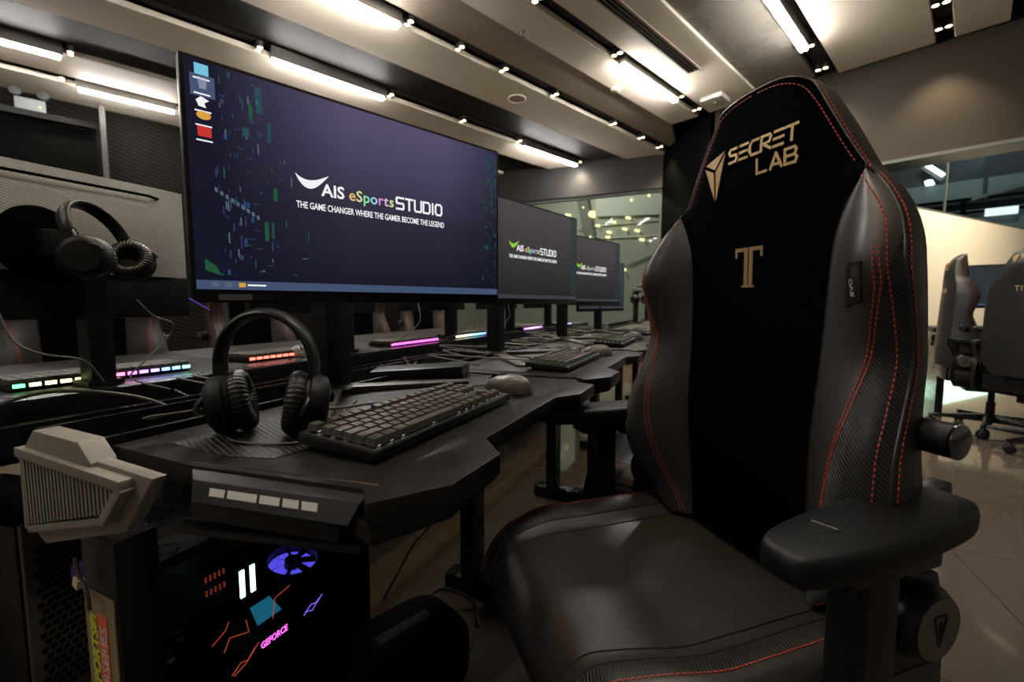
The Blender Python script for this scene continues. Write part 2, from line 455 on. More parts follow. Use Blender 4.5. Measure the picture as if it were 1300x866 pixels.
# ---------------- beyond the left window: pale hall
pale = mat('pale_hall_wall', (.36, .37, .32), .7)
hall = struct(MB().prism([(-16, 11), (-4.3, 11), (-4.3, 11.3), (-16, 11.3)], -.5, 7).build('wall_hall', pale))
hall_l = mat('light_hall_paint', (.5, .52, .47), .7)
hall_d = mat('dark_hall_paint', (.16, .165, .14), .7)
MB().prism([(-7.86, 10.86), (-5.6, 10.86), (-5.6, 11), (-7.86, 11)], [3.5, 3.25, 3.25, 3.5], [4.2, 4.0, 4.0, 4.2]).build('bulkhead', hall_l, hall)
MB().box((-8.2, 10.9, 3.5), (.35, .15, 2.4), (0, R(-14), 0)).build('slanted_column', hall_d, hall)
for (a, b) in (((-8.57, 3.26), (-5.6, 3.13)), ((-8.57, 3.24), (-7.69, 2.86)), ((-7.69, 2.86), (-5.6, 2.72)), ((-7.0, 1.95), (-5.7, 2.35))):
    MB().tube([(a[0], 10.95, a[1]), (b[0], 10.95, b[1])], .022, 6).build('rail', hall_l if a[1] > 2 else hall_d, hall)
dot_m = emat('hall_lamp_glow', (1, .78, .4), 2.2)
dots = [(-10.68, 4.19), (-8.92, 3.7), (-8.28, 3.82), (-7.81, 4.04), (-6.66, 3.77), (-6.14, 3.8), (-6.8, 3.32), (-7.27, 3.27), (-7.79, 3.23), (-6.9, 3.03), (-6.51, 2.94), (-7.41, 3.0), (-8.28, 2.89), (-8.01, 2.93), (-6.36, 2.68), (-7.44, 2.86), (-8.0, 3.59), (-6.91, 1.91)]
for i, (x, z) in enumerate(dots):
    r_ = .10 if i in (16,) else .036
    o = MB().lathe([(r_, 0), (r_ * .9, .2)], 14, Matrix.Translation((x, 11.02, z)) @ Matrix.Rotation(R(90), 4, 'X')).build('hall_lamp', dot_m)
    tag(o, 'small round warm lamp glowing beyond the left glass window' if i != 16 else 'largest bright lamp beyond the left glass window', 'lamp', 'small lamps beyond the left window' if i != 16 else None)
# ---------------- beyond the right window: dark gallery with rails
navy = mat('navy_gallery_paint', (.012, .016, .026), .6)
teal = mat('pale_teal_gallery', (.14, .19, .19), .5)
gal = struct(MB().prism([(-4.0, 12), (4, 12), (4, 12.2), (-4.0, 12.2)], -.5, 6).build('wall_gallery', navy))
MB().box((-.3, 11.95, 3.02), (4.6, .1, .42)).build('gallery_band', teal, gal)
MB().box((-.3, 11.95, 2.32), (4.6, .1, .72)).build('gallery_band', teal, gal)
for z in (2.86, 2.62): MB().box((-.3, 11.8, z), (4.6, .06, .05)).build('hand_rail', black_w, gal)
for x in (-1.2, -.28, .6): MB().box((x, 11.85, 2.75), (.07, .06, .3)).build('rail_post', black_w, gal)
MB().box((-.02, 11.8, 3.2), (.06, .08, .75)).build('gallery_column', navy, gal)
MB().box((.3, 11.78, 2.98), (1.0, .05, .05), (0, R(-16), 0)).build('brace', hall_d, gal)
o = tag(MB().box((.2, 11.75, 2.58), (.40, .05, .13)).build('lit_sign', emat('white_sign_glow', (.85, .9, 1), 1.6)), 'glowing white rectangular sign far beyond the right window', 'sign')
t = thing('gallery_tube_light', 'slanted white tube light beyond the right window', 'light', (-.70, 11.7, 3.47))
MB().box((0, 0, 0), (.36, .06, .07), (0, R(45), 0)).build('tube', emat('gallery_glow', (.85, .95, 1), 4), t)
MB().box((-.02, .05, -.03), (.42, .05, .1), (0, R(45), 0)).build('housing', hall_d, t)
for i, (x, z, w_) in enumerate(((-.77, 3.27, .07), (-.23, 3.70, .13))):
    o = MB().lathe([(w_, 0), (w_ * .9, .34)], 16, Matrix.Translation((x, 12.02, z)) @ Matrix.Scale(.45, 4, (0, 0, 1)) @ Matrix.Rotation(R(90), 4, 'X')).build('gallery_lamp', emat('gallery_glow', (.85, .95, 1), 4))
    tag(o, ('small oval lamp below the slanted tube beyond the right window', 'larger oval lamp at the top of the right window')[i], 'lamp')
# added point lights without fittings brighten the hall and gallery walls
for loc, e, c in (((-8, 8.6, 4.6), 260, (1, .95, .8)), ((0, 9.2, 4.4), 150, (.85, .95, 1))):
    ld = bpy.data.lights.new('hall_fill_light', 'POINT'); ld.energy = e; ld.color = c; ld.shadow_soft_size = .3
    lo = bpy.data.objects.new('hall_fill_light', ld); col.objects.link(lo); lo.location = loc
# ================================================================== GAMING CHAIR
# local: front = -y, up = z, sitter's left = +x
TAN = -.010
# outline of the front face, right half, bottom to top: (half width, height)
OUT = [(.180, .485), (.212, .515), (.247, .55), (.272, .60), (.282, .66), (.281, .70), (.275, .75), (.270, .80), (.267, .85), (.266, .90),
       (.266, .95), (.265, .99), (.259, 1.03), (.243, 1.068), (.217, 1.104), (.187, 1.135), (.176, 1.150), (.160, 1.178), (.140, 1.215), (.121, 1.25), (.109, 1.272), (.097, 1.290), (.080, 1.302), (.056, 1.311), (.028, 1.315), (0, 1.316)]
OZ = [p[1] for p in OUT[:22]]; OX = [p[0] for p in OUT[:22]]
NOTCH = 1.135
def Wd(z): return pw(z, OZ, OX)
def seam(z):
    return min(pw(z, [.485, .6, .75, .9, 1.0, 1.05, 1.09, 1.135], [.128, .132, .138, .143, .147, .153, .166, .190]), Wd(z))
def prot(z): return pw(z, [.485, .54, .59, .66, .75, .80, .87, .93, 1.0, 1.07, 1.135], [.03, .045, .074, .084, .064, .044, .026, .040, .058, .034, .0])
def yplane(z): return .214 + (z - .51) * TAN
def ycen(x, z):
    """front surface of the middle panel: light lumbar swell, shallow dish across"""
    lum = -.012 * math.exp(-((z - .72) / .13) ** 2)
    pil = -.010 * math.exp(-((z - 1.2) / .1) ** 2)
    edge = .012 * smooth((abs(x) / max(Wd(z), .03) - .75) / .25) if z > NOTCH else 0
    return yplane(z) + lum + pil * (1 - (x / .2) ** 2) + edge
def yfront(x, z):
    s, w = seam(z), Wd(z)
    ax = abs(x)
    if ax <= s or z >= NOTCH or w - s < 1e-4: return ycen(x, z)
    b = (ax - s) / (w - s)
    up = smooth(b / .72)
    roll = max(0, (b - .72) / .28) ** 2
    return ycen(s, z) - prot(z) * (up - .18 * roll) + .010 * roll
def Fp(x, z, off=0): return Vector((x, yfront(x, z) - off, z))
def carb(z): return pw(z, [.485, .62, .8, .95, 1.03], [.34, .42, .60, .82, 1.0])   # inner edge of the carbon wedge as a share of the bolster

def dashes(mb, path, pitch=.0078, ln=.0050, w=.0015, lift=Vector((0, 0, 0))):
    path = [Vector(p) for p in path]
    L = [0]
    for a, b in zip(path, path[1:]): L.append(L[-1] + (b - a).length)
    s_ = pitch * .5
    i = 0
    while s_ < L[-1] - ln:
        while L[i + 1] < s_: i += 1
        t = (s_ - L[i]) / max(1e-9, L[i + 1] - L[i])
        p = path[i].lerp(path[i + 1], t); d = (path[i + 1] - path[i]).normalized()
        q = d.to_track_quat('X', 'Z').to_matrix()
        mb.box(p + lift, (ln, w, w), q)
        s_ += pitch

def map_flat(vs_, fs_, mb, x0, z0, off=.0012, th=.0012, mi=0):
    """wrap flat lettering (x, y plane) onto the front of the backrest"""
    out = []
    for v in vs_:
        x, z = x0 - 0 + v.x, z0 + v.y
        out.append(Fp(x, z, off + (th if v.z > 0 else 0)))
    mb.add(out, fs_, mi)

def strokes(mb, lines, wd, fn):
    """flat letter strokes: lines of (x, y) points, drawn with mitred bars"""
    for ln in lines:
        for a, b in zip(ln, ln[1:]):
            a, b = Vector((*a, 0)), Vector((*b, 0))
            d = (b - a).normalized(); n_ = Vector((-d.y, d.x, 0)) * wd / 2; e = d * wd * .42
            n_sub = max(1, int((b - a).length / .01))
            for k in range(n_sub):
                p = a - e + (b - a + 2 * e) * (k / n_sub); q = a - e + (b - a + 2 * e) * ((k + 1) / n_sub)
                quad = [p - n_, q - n_, q + n_, p + n_]
                mb.add([fn(c.x, c.y, 0) for c in quad] + [fn(c.x, c.y, 1) for c in quad],
                       [(0, 1, 2, 3), (4, 7, 6, 5), (0, 4, 5, 1), (1, 5, 6, 2), (2, 6, 7, 3), (3, 7, 4, 0)])
GLY = {'S': [[(.9, 1), (.15, 1), (0, .8), (.15, .55), (.85, .5), (1, .25), (.85, 0), (.05, 0)]], 'E': [[(0.1, 1), (1, 1)], [(.05, .5), (.95, .5)], [(0, 0), (.95, 0)]],
       'C': [[(.95, 1), (.25, 1), (0, .7), (0, .3), (.2, 0), (.95, 0)]], 'R': [[(0, 0), (0, 1), (.8, 1), (1, .8), (.85, .5), (.2, .45), (1, 0)]],
       'T': [[(0, 1), (1, 1)], [(.5, 1), (.5, 0)]], 'L': [[(0, 1), (0, 0), (.9, 0)]], 'A': [[(0, 0), (.5, 1), (1, 0)], [(.3, .25), (.8, .25)]],
       'B': [[(0, 0), (0, 1), (.8, 1), (.95, .8), (.8, .52), (0, .5)], [(.8, .52), (1, .28), (.85, 0), (0, 0)]],
       'I': [[(.5, 0), (.5, 1)]], 'N': [[(0, 0), (0, 1), (1, 0), (1, 1)]], 'O': [[(.2, 0), (0, .2), (0, .8), (.2, 1), (.8, 1), (1, .8), (1, .2), (.8, 0), (.2, 0)]],
       'V': [[(0, 1), (.5, 0), (1, 1)]]}
def word(mb, txt, x0, y0, h, w, gap, wd, fn):
    x = x0
    for ch in txt:
        gw = w * (.35 if ch == 'I' else 1)
        strokes(mb, [[(x + p[0] * gw, y0 + p[1] * h) for p in ln] for ln in GLY[ch]], wd, fn)
        x += gw + gap
    return x

def make_chair():
    root = thing('gaming_chair', '', 'chair')
    zs = [.485 + (NOTCH - .485) * i / 44 for i in range(45)]
    # --- middle panel with the head rest
    rows = [(seam(z), z) for z in zs] + [(x * .985, z) for x, z in OUT[16:-1]]
    nu = 24
    mb = MB()
    vs_ = [Fp(lerp(-w, w, i / nu), z) for w, z in rows for i in range(nu + 1)]
    fs_ = [(j * (nu + 1) + i, j * (nu + 1) + i + 1, (j + 1) * (nu + 1) + i + 1, (j + 1) * (nu + 1) + i) for j in range(len(rows) - 1) for i in range(nu)]
    mb.add(vs_, fs_)
    cen = mb.build('backrest_panel', suede, root, smooth=True)
    st = MB(); pip = MB()
    for sd in (1, -1):
        # --- inner bolster in plain leather, carbon wedge outside of it
        def bol(u, v):
            z = lerp(.485, NOTCH - .002, v); s, w = seam(z), Wd(z)
            c = carb(z) if z < 1.03 else 1
            return Fp(sd * lerp(s, lerp(s, w, c), u), z)
        MB().grid(bol, 18, 46, flip=sd < 0).build('backrest_bolster', leather, root, smooth=True)
        def wed(u, v):
            z = lerp(.485, 1.03, v); s, w = seam(z), Wd(z)
            return Fp(sd * lerp(lerp(s, w, carb(z)), w, u), z)
        MB().grid(wed, 10, 40, flip=sd < 0).build('carbon_insert', carbon, root, smooth=True)
        # seams and stitches
        pip.tube([Fp(sd * seam(z), z, -.0005) for z in zs[:-1]], .0014, 5)
        for off in (.0, -.006):
            dashes(st, [Fp(sd * min(lerp(seam(z), Wd(z), carb(z)) + off, Wd(z) - .017 + off), z, .0008) for z in [lerp(.49, 1.028, i / 60) for i in range(61)]])
        dashes(st, [Fp(sd * (Wd(z) - .011), z, .0008) for z in [lerp(.49, 1.13, i / 70) for i in range(71)]])
        head = [(x, z) for x, z in OUT[15:]]
        hp = spline([(x, 0, z) for x, z in head], 4)
        dashes(st, [Fp(sd * max(0, p.x - .008 * min(1, p.x / .05)), p.z - .006 * smooth((p.z - 1.235) / .06), .0008) for p in hp])
    # --- side band round the whole outline
    def side_pt(x, z, v, out=0):
        sg = 1 if x >= 0 else -1
        top = smooth((z - 1.262) / .055)
        yf = yfront(abs(x), z)
        thick = pw(z, [.485, .7, .9, 1.05, 1.2, 1.316], [.10, .095, .09, .085, .088, .07])
        yr = yplane(z) + thick - .02
        xr, zr = abs(x) * pw(z, [.485, .9, 1.05, 1.135, 1.316], [.84, .84, .86, .93, .97]), z - .022 * top
        xm, zm = abs(x) + .012 * (1 - top), z + .010 * top
        ym = lerp(yf, yr, .45)
        p0, p1, p2 = Vector((abs(x), yf, z)), Vector((xm, ym, zm)), Vector((xr, yr, zr))
        q = p0 * (1 - v) ** 2 + p1 * 2 * v * (1 - v) + p2 * v * v
        if out:
            q = q + Vector((out * (1 - top), 0, out * top))
        return Vector((sg * q.x, q.y, q.z))
    outl = spline([(x, 0, z) for x, z in OUT], 3)
    full = [(p.x, p.z) for p in outl] + [(-p.x, p.z) for p in outl[-2::-1]]
    n = len(full)
    MB().grid(lambda u, v: side_pt(*full[min(n - 1, int(round(u * (n - 1))))], v), n - 1, 8).build('side_band', leather, root, smooth=True, angle=80)
    pip.tube([side_pt(x, z, .015, .0006) for x, z in full], .0022, 6)
    dashes(st, [side_pt(x, z, .10, .0008) for x, z in full])
    # --- rear shell with its lettering
    def rear(u, v):
        i = v * (len(outl) - 1); p = outl[min(len(outl) - 1, int(round(i)))]
        e = side_pt(max(p.x, 1e-4), p.z, 1)
        x = lerp(-e.x, e.x, u)
        bul = .028 * (1 - (2 * u - 1) ** 2) * smooth((1.316 - p.z) / .12)
        return Vector((x, e.y + bul, e.z))
    MB().grid(rear, 20, len(outl) - 1, flip=True).build('rear_shell', shell, root, smooth=True, angle=80)
    def on_rear(x, y, k):   # lettering on the rear, read from behind
        z = y; e = side_pt(max(Wd(z), 1e-3), z, 1); u = x / (2 * e.x)
        return Vector((-x, e.y + .028 * (1 - (2 * u) ** 2) + .0006 + .0012 * k, z))
    lb = MB()
    word(lb, 'SECRET', -.05, 1.232, .02, .017, .0045, .0042, on_rear)
    word(lb, 'LAB', .0, 1.198, .02, .019, .005, .0042, on_rear)
    lb.build('rear_lettering', gold, root)
    tb = MB(); word(tb, 'TITAN', -.062, 1.03, .028, .023, .008, .006, on_rear); tb.build('rear_name', gold, root)
    em = MB()
    for tri in ([(-.098, 1.25), (-.062, 1.256), (-.083, 1.243)], [(-.1, 1.246), (-.086, 1.24), (-.088, 1.205)], [(-.062, 1.252), (-.083, 1.24), (-.084, 1.205)]):
        em.add([on_rear(*p, 0) for p in tri] + [on_rear(*p, 1) for p in tri], [(0, 1, 2), (3, 5, 4), (0, 3, 4, 1), (1, 4, 5, 2), (2, 5, 3, 0)])
    em.build('rear_emblem', gold, root)
    # --- lettering on the head rest (sitter side).  Seen from the front, +x is to the right
    fn = lambda x, y, k: Fp(x, y, .0006 + .0016 * k)
    lb = MB()
    word(lb, 'SECRET', -.045, 1.205, .0235, .0185, .005, .0046, fn)
    word(lb, 'LAB', .018, 1.170, .0235, .0205, .006, .0046, fn)
    lb.build('lettering', gold, root)
    em = MB(); em2 = MB()
    tris = [[(-.105, 1.217), (-.056, 1.232), (-.080, 1.203)], [(-.106, 1.210), (-.0825, 1.198), (-.081, 1.146)], [(-.055, 1.226), (-.0775, 1.199), (-.0765, 1.146)]]
    for i, tri in enumerate(tris):
        (em2 if i == 0 else em).add([fn(*p, 0) for p in tri] + [fn(*p, 1.5) for p in tri], [(0, 1, 2), (3, 5, 4), (0, 3, 4, 1), (1, 4, 5, 2), (2, 5, 3, 0)])
    em.build('emblem', gold, root); em2.build('emblem_top', gold_d, root)
    tb = MB()
    def bar(x0, z0, x1, z1):
        q = [(x0, z0), (x1, z0), (x1, z1), (x0, z1)]
        tb.add([fn(*p, 0) for p in q] + [fn(*p, 1) for p in q], [(0, 1, 2, 3), (4, 7, 6, 5), (0, 4, 5, 1), (1, 5, 6, 2), (2, 6, 7, 3), (3, 7, 4, 0)])
    TX, TZ = -.001, 1.011
    bar(TX - .030, TZ + .029, TX - .001, TZ + .036); bar(TX + .001, TZ + .029, TX + .030, TZ + .036)
    bar(TX - .030, TZ + .018, TX - .025, TZ + .029); bar(TX + .025, TZ + .018, TX + .030, TZ + .029)
    bar(TX - .0095, TZ - .032, TX - .0012, TZ + .029); bar(TX + .0012, TZ - .032, TX + .0095, TZ + .029)
    bar(TX - .014, TZ - .036, TX + .014, TZ - .032)
    tb.build('monogram', gold_d, root)
    # small dark tag on the left bolster
    tg = MB()
    q = [(.190, .94), (.224, .95), (.229, 1.0), (.205, 1.0), (.195, .985)]
    tg.add([Fp(a, b, .001) for a, b in q] + [Fp(a, b, .003) for a, b in q], [tuple(range(5)), (9, 8, 7, 6, 5)] + [(i, (i + 1) % 5, 5 + (i + 1) % 5, 5 + i) for i in range(5)])
    tgo = tg.build('tag', thread_dark, root)
    ev = MB()
    fnv = lambda x, y, k: Fp(.2145 - y, .955 + x, .0034 + .0006 * k)
    word(ev, 'EVO', 0, 0, .006, .006, .002, .0011, fnv); ev.build('tag_lettering', white_m, tgo)
    # --- seat
    def seat_row(t):
        if t < .8:
            y = lerp(.26, -.17, t / .8); dz = 0
        else:
            a = (t - .8) / .2 * math.pi / 2; y = -.17 - .068 * math.sin(a); dz = -.078 * (1 - math.cos(a))
        w = .288 - .062 * smooth((-.04 - y) / .22)
        rise = 1 - .75 * smooth((-.05 - y) / .18)
        return y, dz, w, rise
    def seat_pt(x, t, off=0):
        y, dz, w, rise = seat_row(t)
        ax = abs(x); z = .474 + dz + .010 * smooth((-.02 - y) / .12) - .006 * (1 - (ax / .165) ** 2 if ax < .165 else 0)
        if ax > .165 * w / .288:
            b = (ax - .165 * w / .288) / (w - .165 * w / .288)
            z += rise * .024 * smooth(b / .5) - .05 * max(0, (b - .6) / .4) ** 2
        return Vector((x, y, z + off))
    def seat_piece(b0, b1, sd, nu_):
        def f(u, v):
            y, dz, w, rise = seat_row(v); wc = .165 * w / .288
            if sd == 0: return seat_pt(lerp(-wc, wc, u), v)
            return seat_pt(sd * lerp(wc, w, lerp(b0, b1, u)), v)
        return MB().grid(f, nu_, 50, flip=(sd >= 0))
    seat_piece(0, 0, 0, 16).build('seat_cushion', leather, root, smooth=True)
    for sd in (1, -1):
        seat_piece(0, .26, sd, 5).build('seat_bolster', leather, root, smooth=True)
        seat_piece(.26, .55, sd, 6).build('seat_carbon_strip', carbon_seat, root, smooth=True)
        seat_piece(.55, 1, sd, 8).build('seat_edge', leather, root, smooth=True)
        ts = [i / 60 for i in range(61)]
        def line(b, off):
            return [seat_pt(sd * lerp(.165 * seat_row(t)[2] / .288, seat_row(t)[2], b), t, off) for t in ts]
        pip.tube(line(0, .0002), .0016, 5); pip.tube(line(.26, .0002), .0013, 5)
        dashes(st, line(.58, .001)); dashes(st, line(.86, .001))
        pip.tube(line(.93, .0), .003, 6)
    # seat sides and front skirt
    rim = []
    for t in [i / 50 for i in range(51)]:
        y, dz, w, rise = seat_row(t); rim.append(seat_pt(w, t))
    for i in range(1, 16):
        w = seat_row(1)[2]; rim.append(seat_pt(w * (1 - 2 * i / 16), 1))
    for t in [1 - i / 50 for i in range(51)]:
        rim.append(seat_pt(-seat_row(t)[2], t))
    m_ = len(rim)
    def skirt(u, v):
        p = rim[int(round(u * (m_ - 1)))]
        k = 1 - .10 * v * v
        return Vector((p.x * k, p.y * (1 - .06 * v * v), lerp(p.z, .372, v) ))
    MB().grid(skirt, m_ - 1, 5).build('seat_skirt', leather, root, smooth=True)
    MB().box((0, .01, .365), (.44, .44, .03)).build('seat_pan', plastic_m, root, bevel=.012)
    for part_ in (rim[:36], rim[-36:]):
        dashes(st, [Vector((p.x * 1.002, p.y, p.z - .028)) for p in part_])
    pip.build('piping', thread_dark, root, smooth=True)
    stuff(st.build('stitching', stitch_m, root))
    # --- arm rests
    def pad_outline(v):   # v 0..1 round the pad
        a = 2 * math.pi * v
        c, s_ = math.cos(a), math.sin(a)
        e = .5
        x = .047 * math.copysign(abs(c) ** e, c); y = .170 * math.copysign(abs(s_) ** .58, s_)
        x *= 1 - .14 * smooth(-y / .170)
        return x, y
    for sd in (1, -1):
        ax, ay, az = sd * .297, .100, .668
        prof = [(.90, 0), (.975, .003), (1.0, .009), (1.0, .020), (.98, .0265), (.94, .0305), (.86, .0325), (.5, .033), (.2, .033)]
        mb = MB(); nn = 56
        vs_ = [Vector((ax + pad_outline(k / nn)[0] * s_ - sd * .095 * pad_outline(k / nn)[1] * s_, ay + pad_outline(k / nn)[1] * (1 - (1 - s_) * .45 if s_ > .6 else s_ * 1.1), az + h)) for s_, h in prof for k in range(nn)]
        fs_ = [(i * nn + k, i * nn + (k + 1) % nn, (i + 1) * nn + (k + 1) % nn, (i + 1) * nn + k) for i in range(len(prof) - 1) for k in range(nn)]
        fs_ += [tuple(range(nn))[::-1], tuple((len(prof) - 1) * nn + k for k in range(nn))]
        mb.add(vs_, fs_)
        arm = mb.build('armrest', plastic_m, root, smooth=True, angle=60)
        MB().box((ax, ay - .005, az - .012), (.06, .15, .026)).build('arm_slide', plastic, arm, bevel=.004)
        MB().prism([(ax - .022, ay - .045), (ax + .024, ay - .045), (ax + .024, ay + .012), (ax - .022, ay + .012)], .34, az - .022).build('arm_post', plastic, arm, bevel=.008, segs=3)
        MB().box((ax - sd * .075, ay - .01, .352), (.17, .07, .022)).build('arm_bracket', metal_b, arm, bevel=.004)
        MB().box((ax - .0, ay + .045, az - .03), (.030, .018, .02)).build('arm_button', plastic, arm, bevel=.003)
        e = MB()
        for a_, b_ in (((-.016, -.082), (.006, -.098)), ((.006, -.098), (.010, -.074)), ((.010, -.074), (-.016, -.082))):
            e.tube([(ax + a_[0], ay + a_[1], az + .0330), (ax + b_[0], ay + b_[1], az + .0330)], .0012, 5)
        e.build('arm_emblem', thread_dark, arm)
        # hinge disc, bracket and lumbar knob on each side
        hx, hy, hz = sd * .290, .215, .540
        Mx = Matrix.Translation((hx, hy, hz)) @ Matrix.Rotation(R(90) * sd, 4, 'Y')
        disc = MB().lathe([(.044, -.05), (.049, -.018), (.050, 0), (.049, .004), (.042, .015), (.041, .016)], 40, Mx).build('hinge_cover', plastic, root, smooth=True, angle=30)
        Mf = Mx @ Matrix.Translation((0, 0, .0166))
        MB().lathe([(.0405, -.001), (.0405, .0005)], 40, Mf).build('hinge_face', mat('grey_brown_plastic', (.085, .074, .06), .45), disc)
        e = MB()
        for a_, b_ in (((.018, -.012), (.018, .012)), ((.018, .012), (-.022, 0)), ((-.022, 0), (.018, -.012)), ((.010, -.0), (-.022, 0))):
            e.tube([Mf @ Vector((-a_[0], a_[1], .001)), Mf @ Vector((-b_[0], b_[1], .001))], .0016, 5)
        e.build('hinge_emblem', thread_dark, disc)
        bx = sd * .262
        def sidepoly(pts, x0, x1, name, m, bv=.004):
            lo, hi = min(x0, x1), max(x0, x1)
            vs2 = [Vector((lo, p[0], p[1])) for p in pts] + [Vector((hi, p[0], p[1])) for p in pts]
            k = len(pts)
            return MB().add(vs2, [tuple(range(k)), tuple(range(2 * k - 1, k - 1, -1))] + [(i, (i + 1) % k, k + (i + 1) % k, k + i) for i in range(k)]).build(name, m, root, bevel=bv)
        sidepoly([(.08, .352), (.26, .352), (.285, .42), (.28, .52), (.26, .59), (.20, .60), (.165, .55), (.15, .43), (.08, .40)], bx - .012, bx + .018, 'side_bracket', plastic)
        sidepoly([(.205, .56), (.27, .56), (.315, .66), (.31, .70), (.265, .69), (.225, .64)], sd * .235, sd * .262, 'back_bracket', metal_b)
        Mk = Matrix.Translation((sd * .250, .232, .776)) @ Matrix.Rotation(R(90) * sd, 4, 'Y')
        kb = MB().lathe([(.021, 0), (.022, .048), (.0205, .051)], 32, Mk).build('lumbar_knob', plastic_m, root, smooth=True, angle=30)
        MB().lathe([(.0215, .0495), (.0222, .051), (.0222, .0535), (.020, .0545)], 32, Mk).build('knob_ring', mat('dark_chrome', (.12, .12, .12), .18, metal=1), kb, smooth=True)
    MB().box((0, .275, .43), (.40, .03, .10)).build('cross_plate', metal_b, root, bevel=.004)
    # --- base
    MB().box((0, .03, .325), (.20, .26, .05)).build('tilt_mechanism', metal_b, root, bevel=.01)
    MB().tube([(.08, 0, .33), (.27, -.01, .325), (.30, -.01, .318)], [.006, .006, .009], 8).build('height_lever', metal_b, root, smooth=True)
    MB().lathe([(.026, .10), (.026, .22), (.019, .22), (.019, .31)], 20).build('gas_lift', metal_b, root, smooth=True, angle=30)
    MB().lathe([(.05, .075), (.055, .10), (.045, .125), (.03, .13)], 24).build('base_hub', plastic, root, smooth=True, angle=30)
    for k in range(5):
        a = R(72 * k + 18)
        M = Matrix.Rotation(a, 4, 'Z')
        mb = MB()
        sec = [(.03, .030, .072, .125), (.15, .026, .074, .112), (.28, .020, .076, .098), (.335, .016, .078, .092)]
        vs_ = []
        for x, hw, z0, z1 in sec: vs_ += [M @ Vector((x, -hw, z0)), M @ Vector((x, hw, z0)), M @ Vector((x, hw * .7, z1)), M @ Vector((x, -hw * .7, z1))]
        fs_ = [(i * 4 + j, i * 4 + (j + 1) % 4, (i + 1) * 4 + (j + 1) % 4, (i + 1) * 4 + j) for i in range(3) for j in range(4)] + [(0, 3, 2, 1), (12, 13, 14, 15)]
        spoke = mb.add(vs_, fs_).build('base_leg', metal_b, root, bevel=.004)
        c = M @ Vector((.32, 0, 0))
        Mw = Matrix.Translation((c.x, c.y, .031)) @ Matrix.Rotation(a + R(40), 4, 'Z') @ Matrix.Rotation(R(90), 4, 'Y')
        w_ = MB().lathe([(.024, -.026), (.0305, -.022), (.0305, -.006), (.012, -.005), (.012, .005), (.0305, .006), (.0305, .022), (.024, .026)], 20, Mw).build('caster', rubber, root, smooth=True, angle=35)
        MB().lathe([(.013, .045), (.018, .055), (.01, .08)], 12, Matrix.Translation((c.x, c.y, 0))).build('caster_stem', metal_b, w_)
    return root

CHAIR_LOC = (-.3765, .679, 0)
chair = make_chair()
chair['label'] = 'big black leather gaming chair with gold lettering and red stitching in the foreground'
chair.location = CHAIR_LOC; chair.rotation_euler = (0, 0, R(-25.2))
clone(chair, 'black gaming chair behind the foreground chair, only its seat corner showing', tuple(W(1.42, .10)), R(-68))
clone(chair, 'black gaming chair by the cream partition turned sideways to the right', (.116, 4.80, 0), R(102))
clone(chair, 'black gaming chair at the right edge seen from behind with gold lettering', (.39, 4.42, 0), R(143))
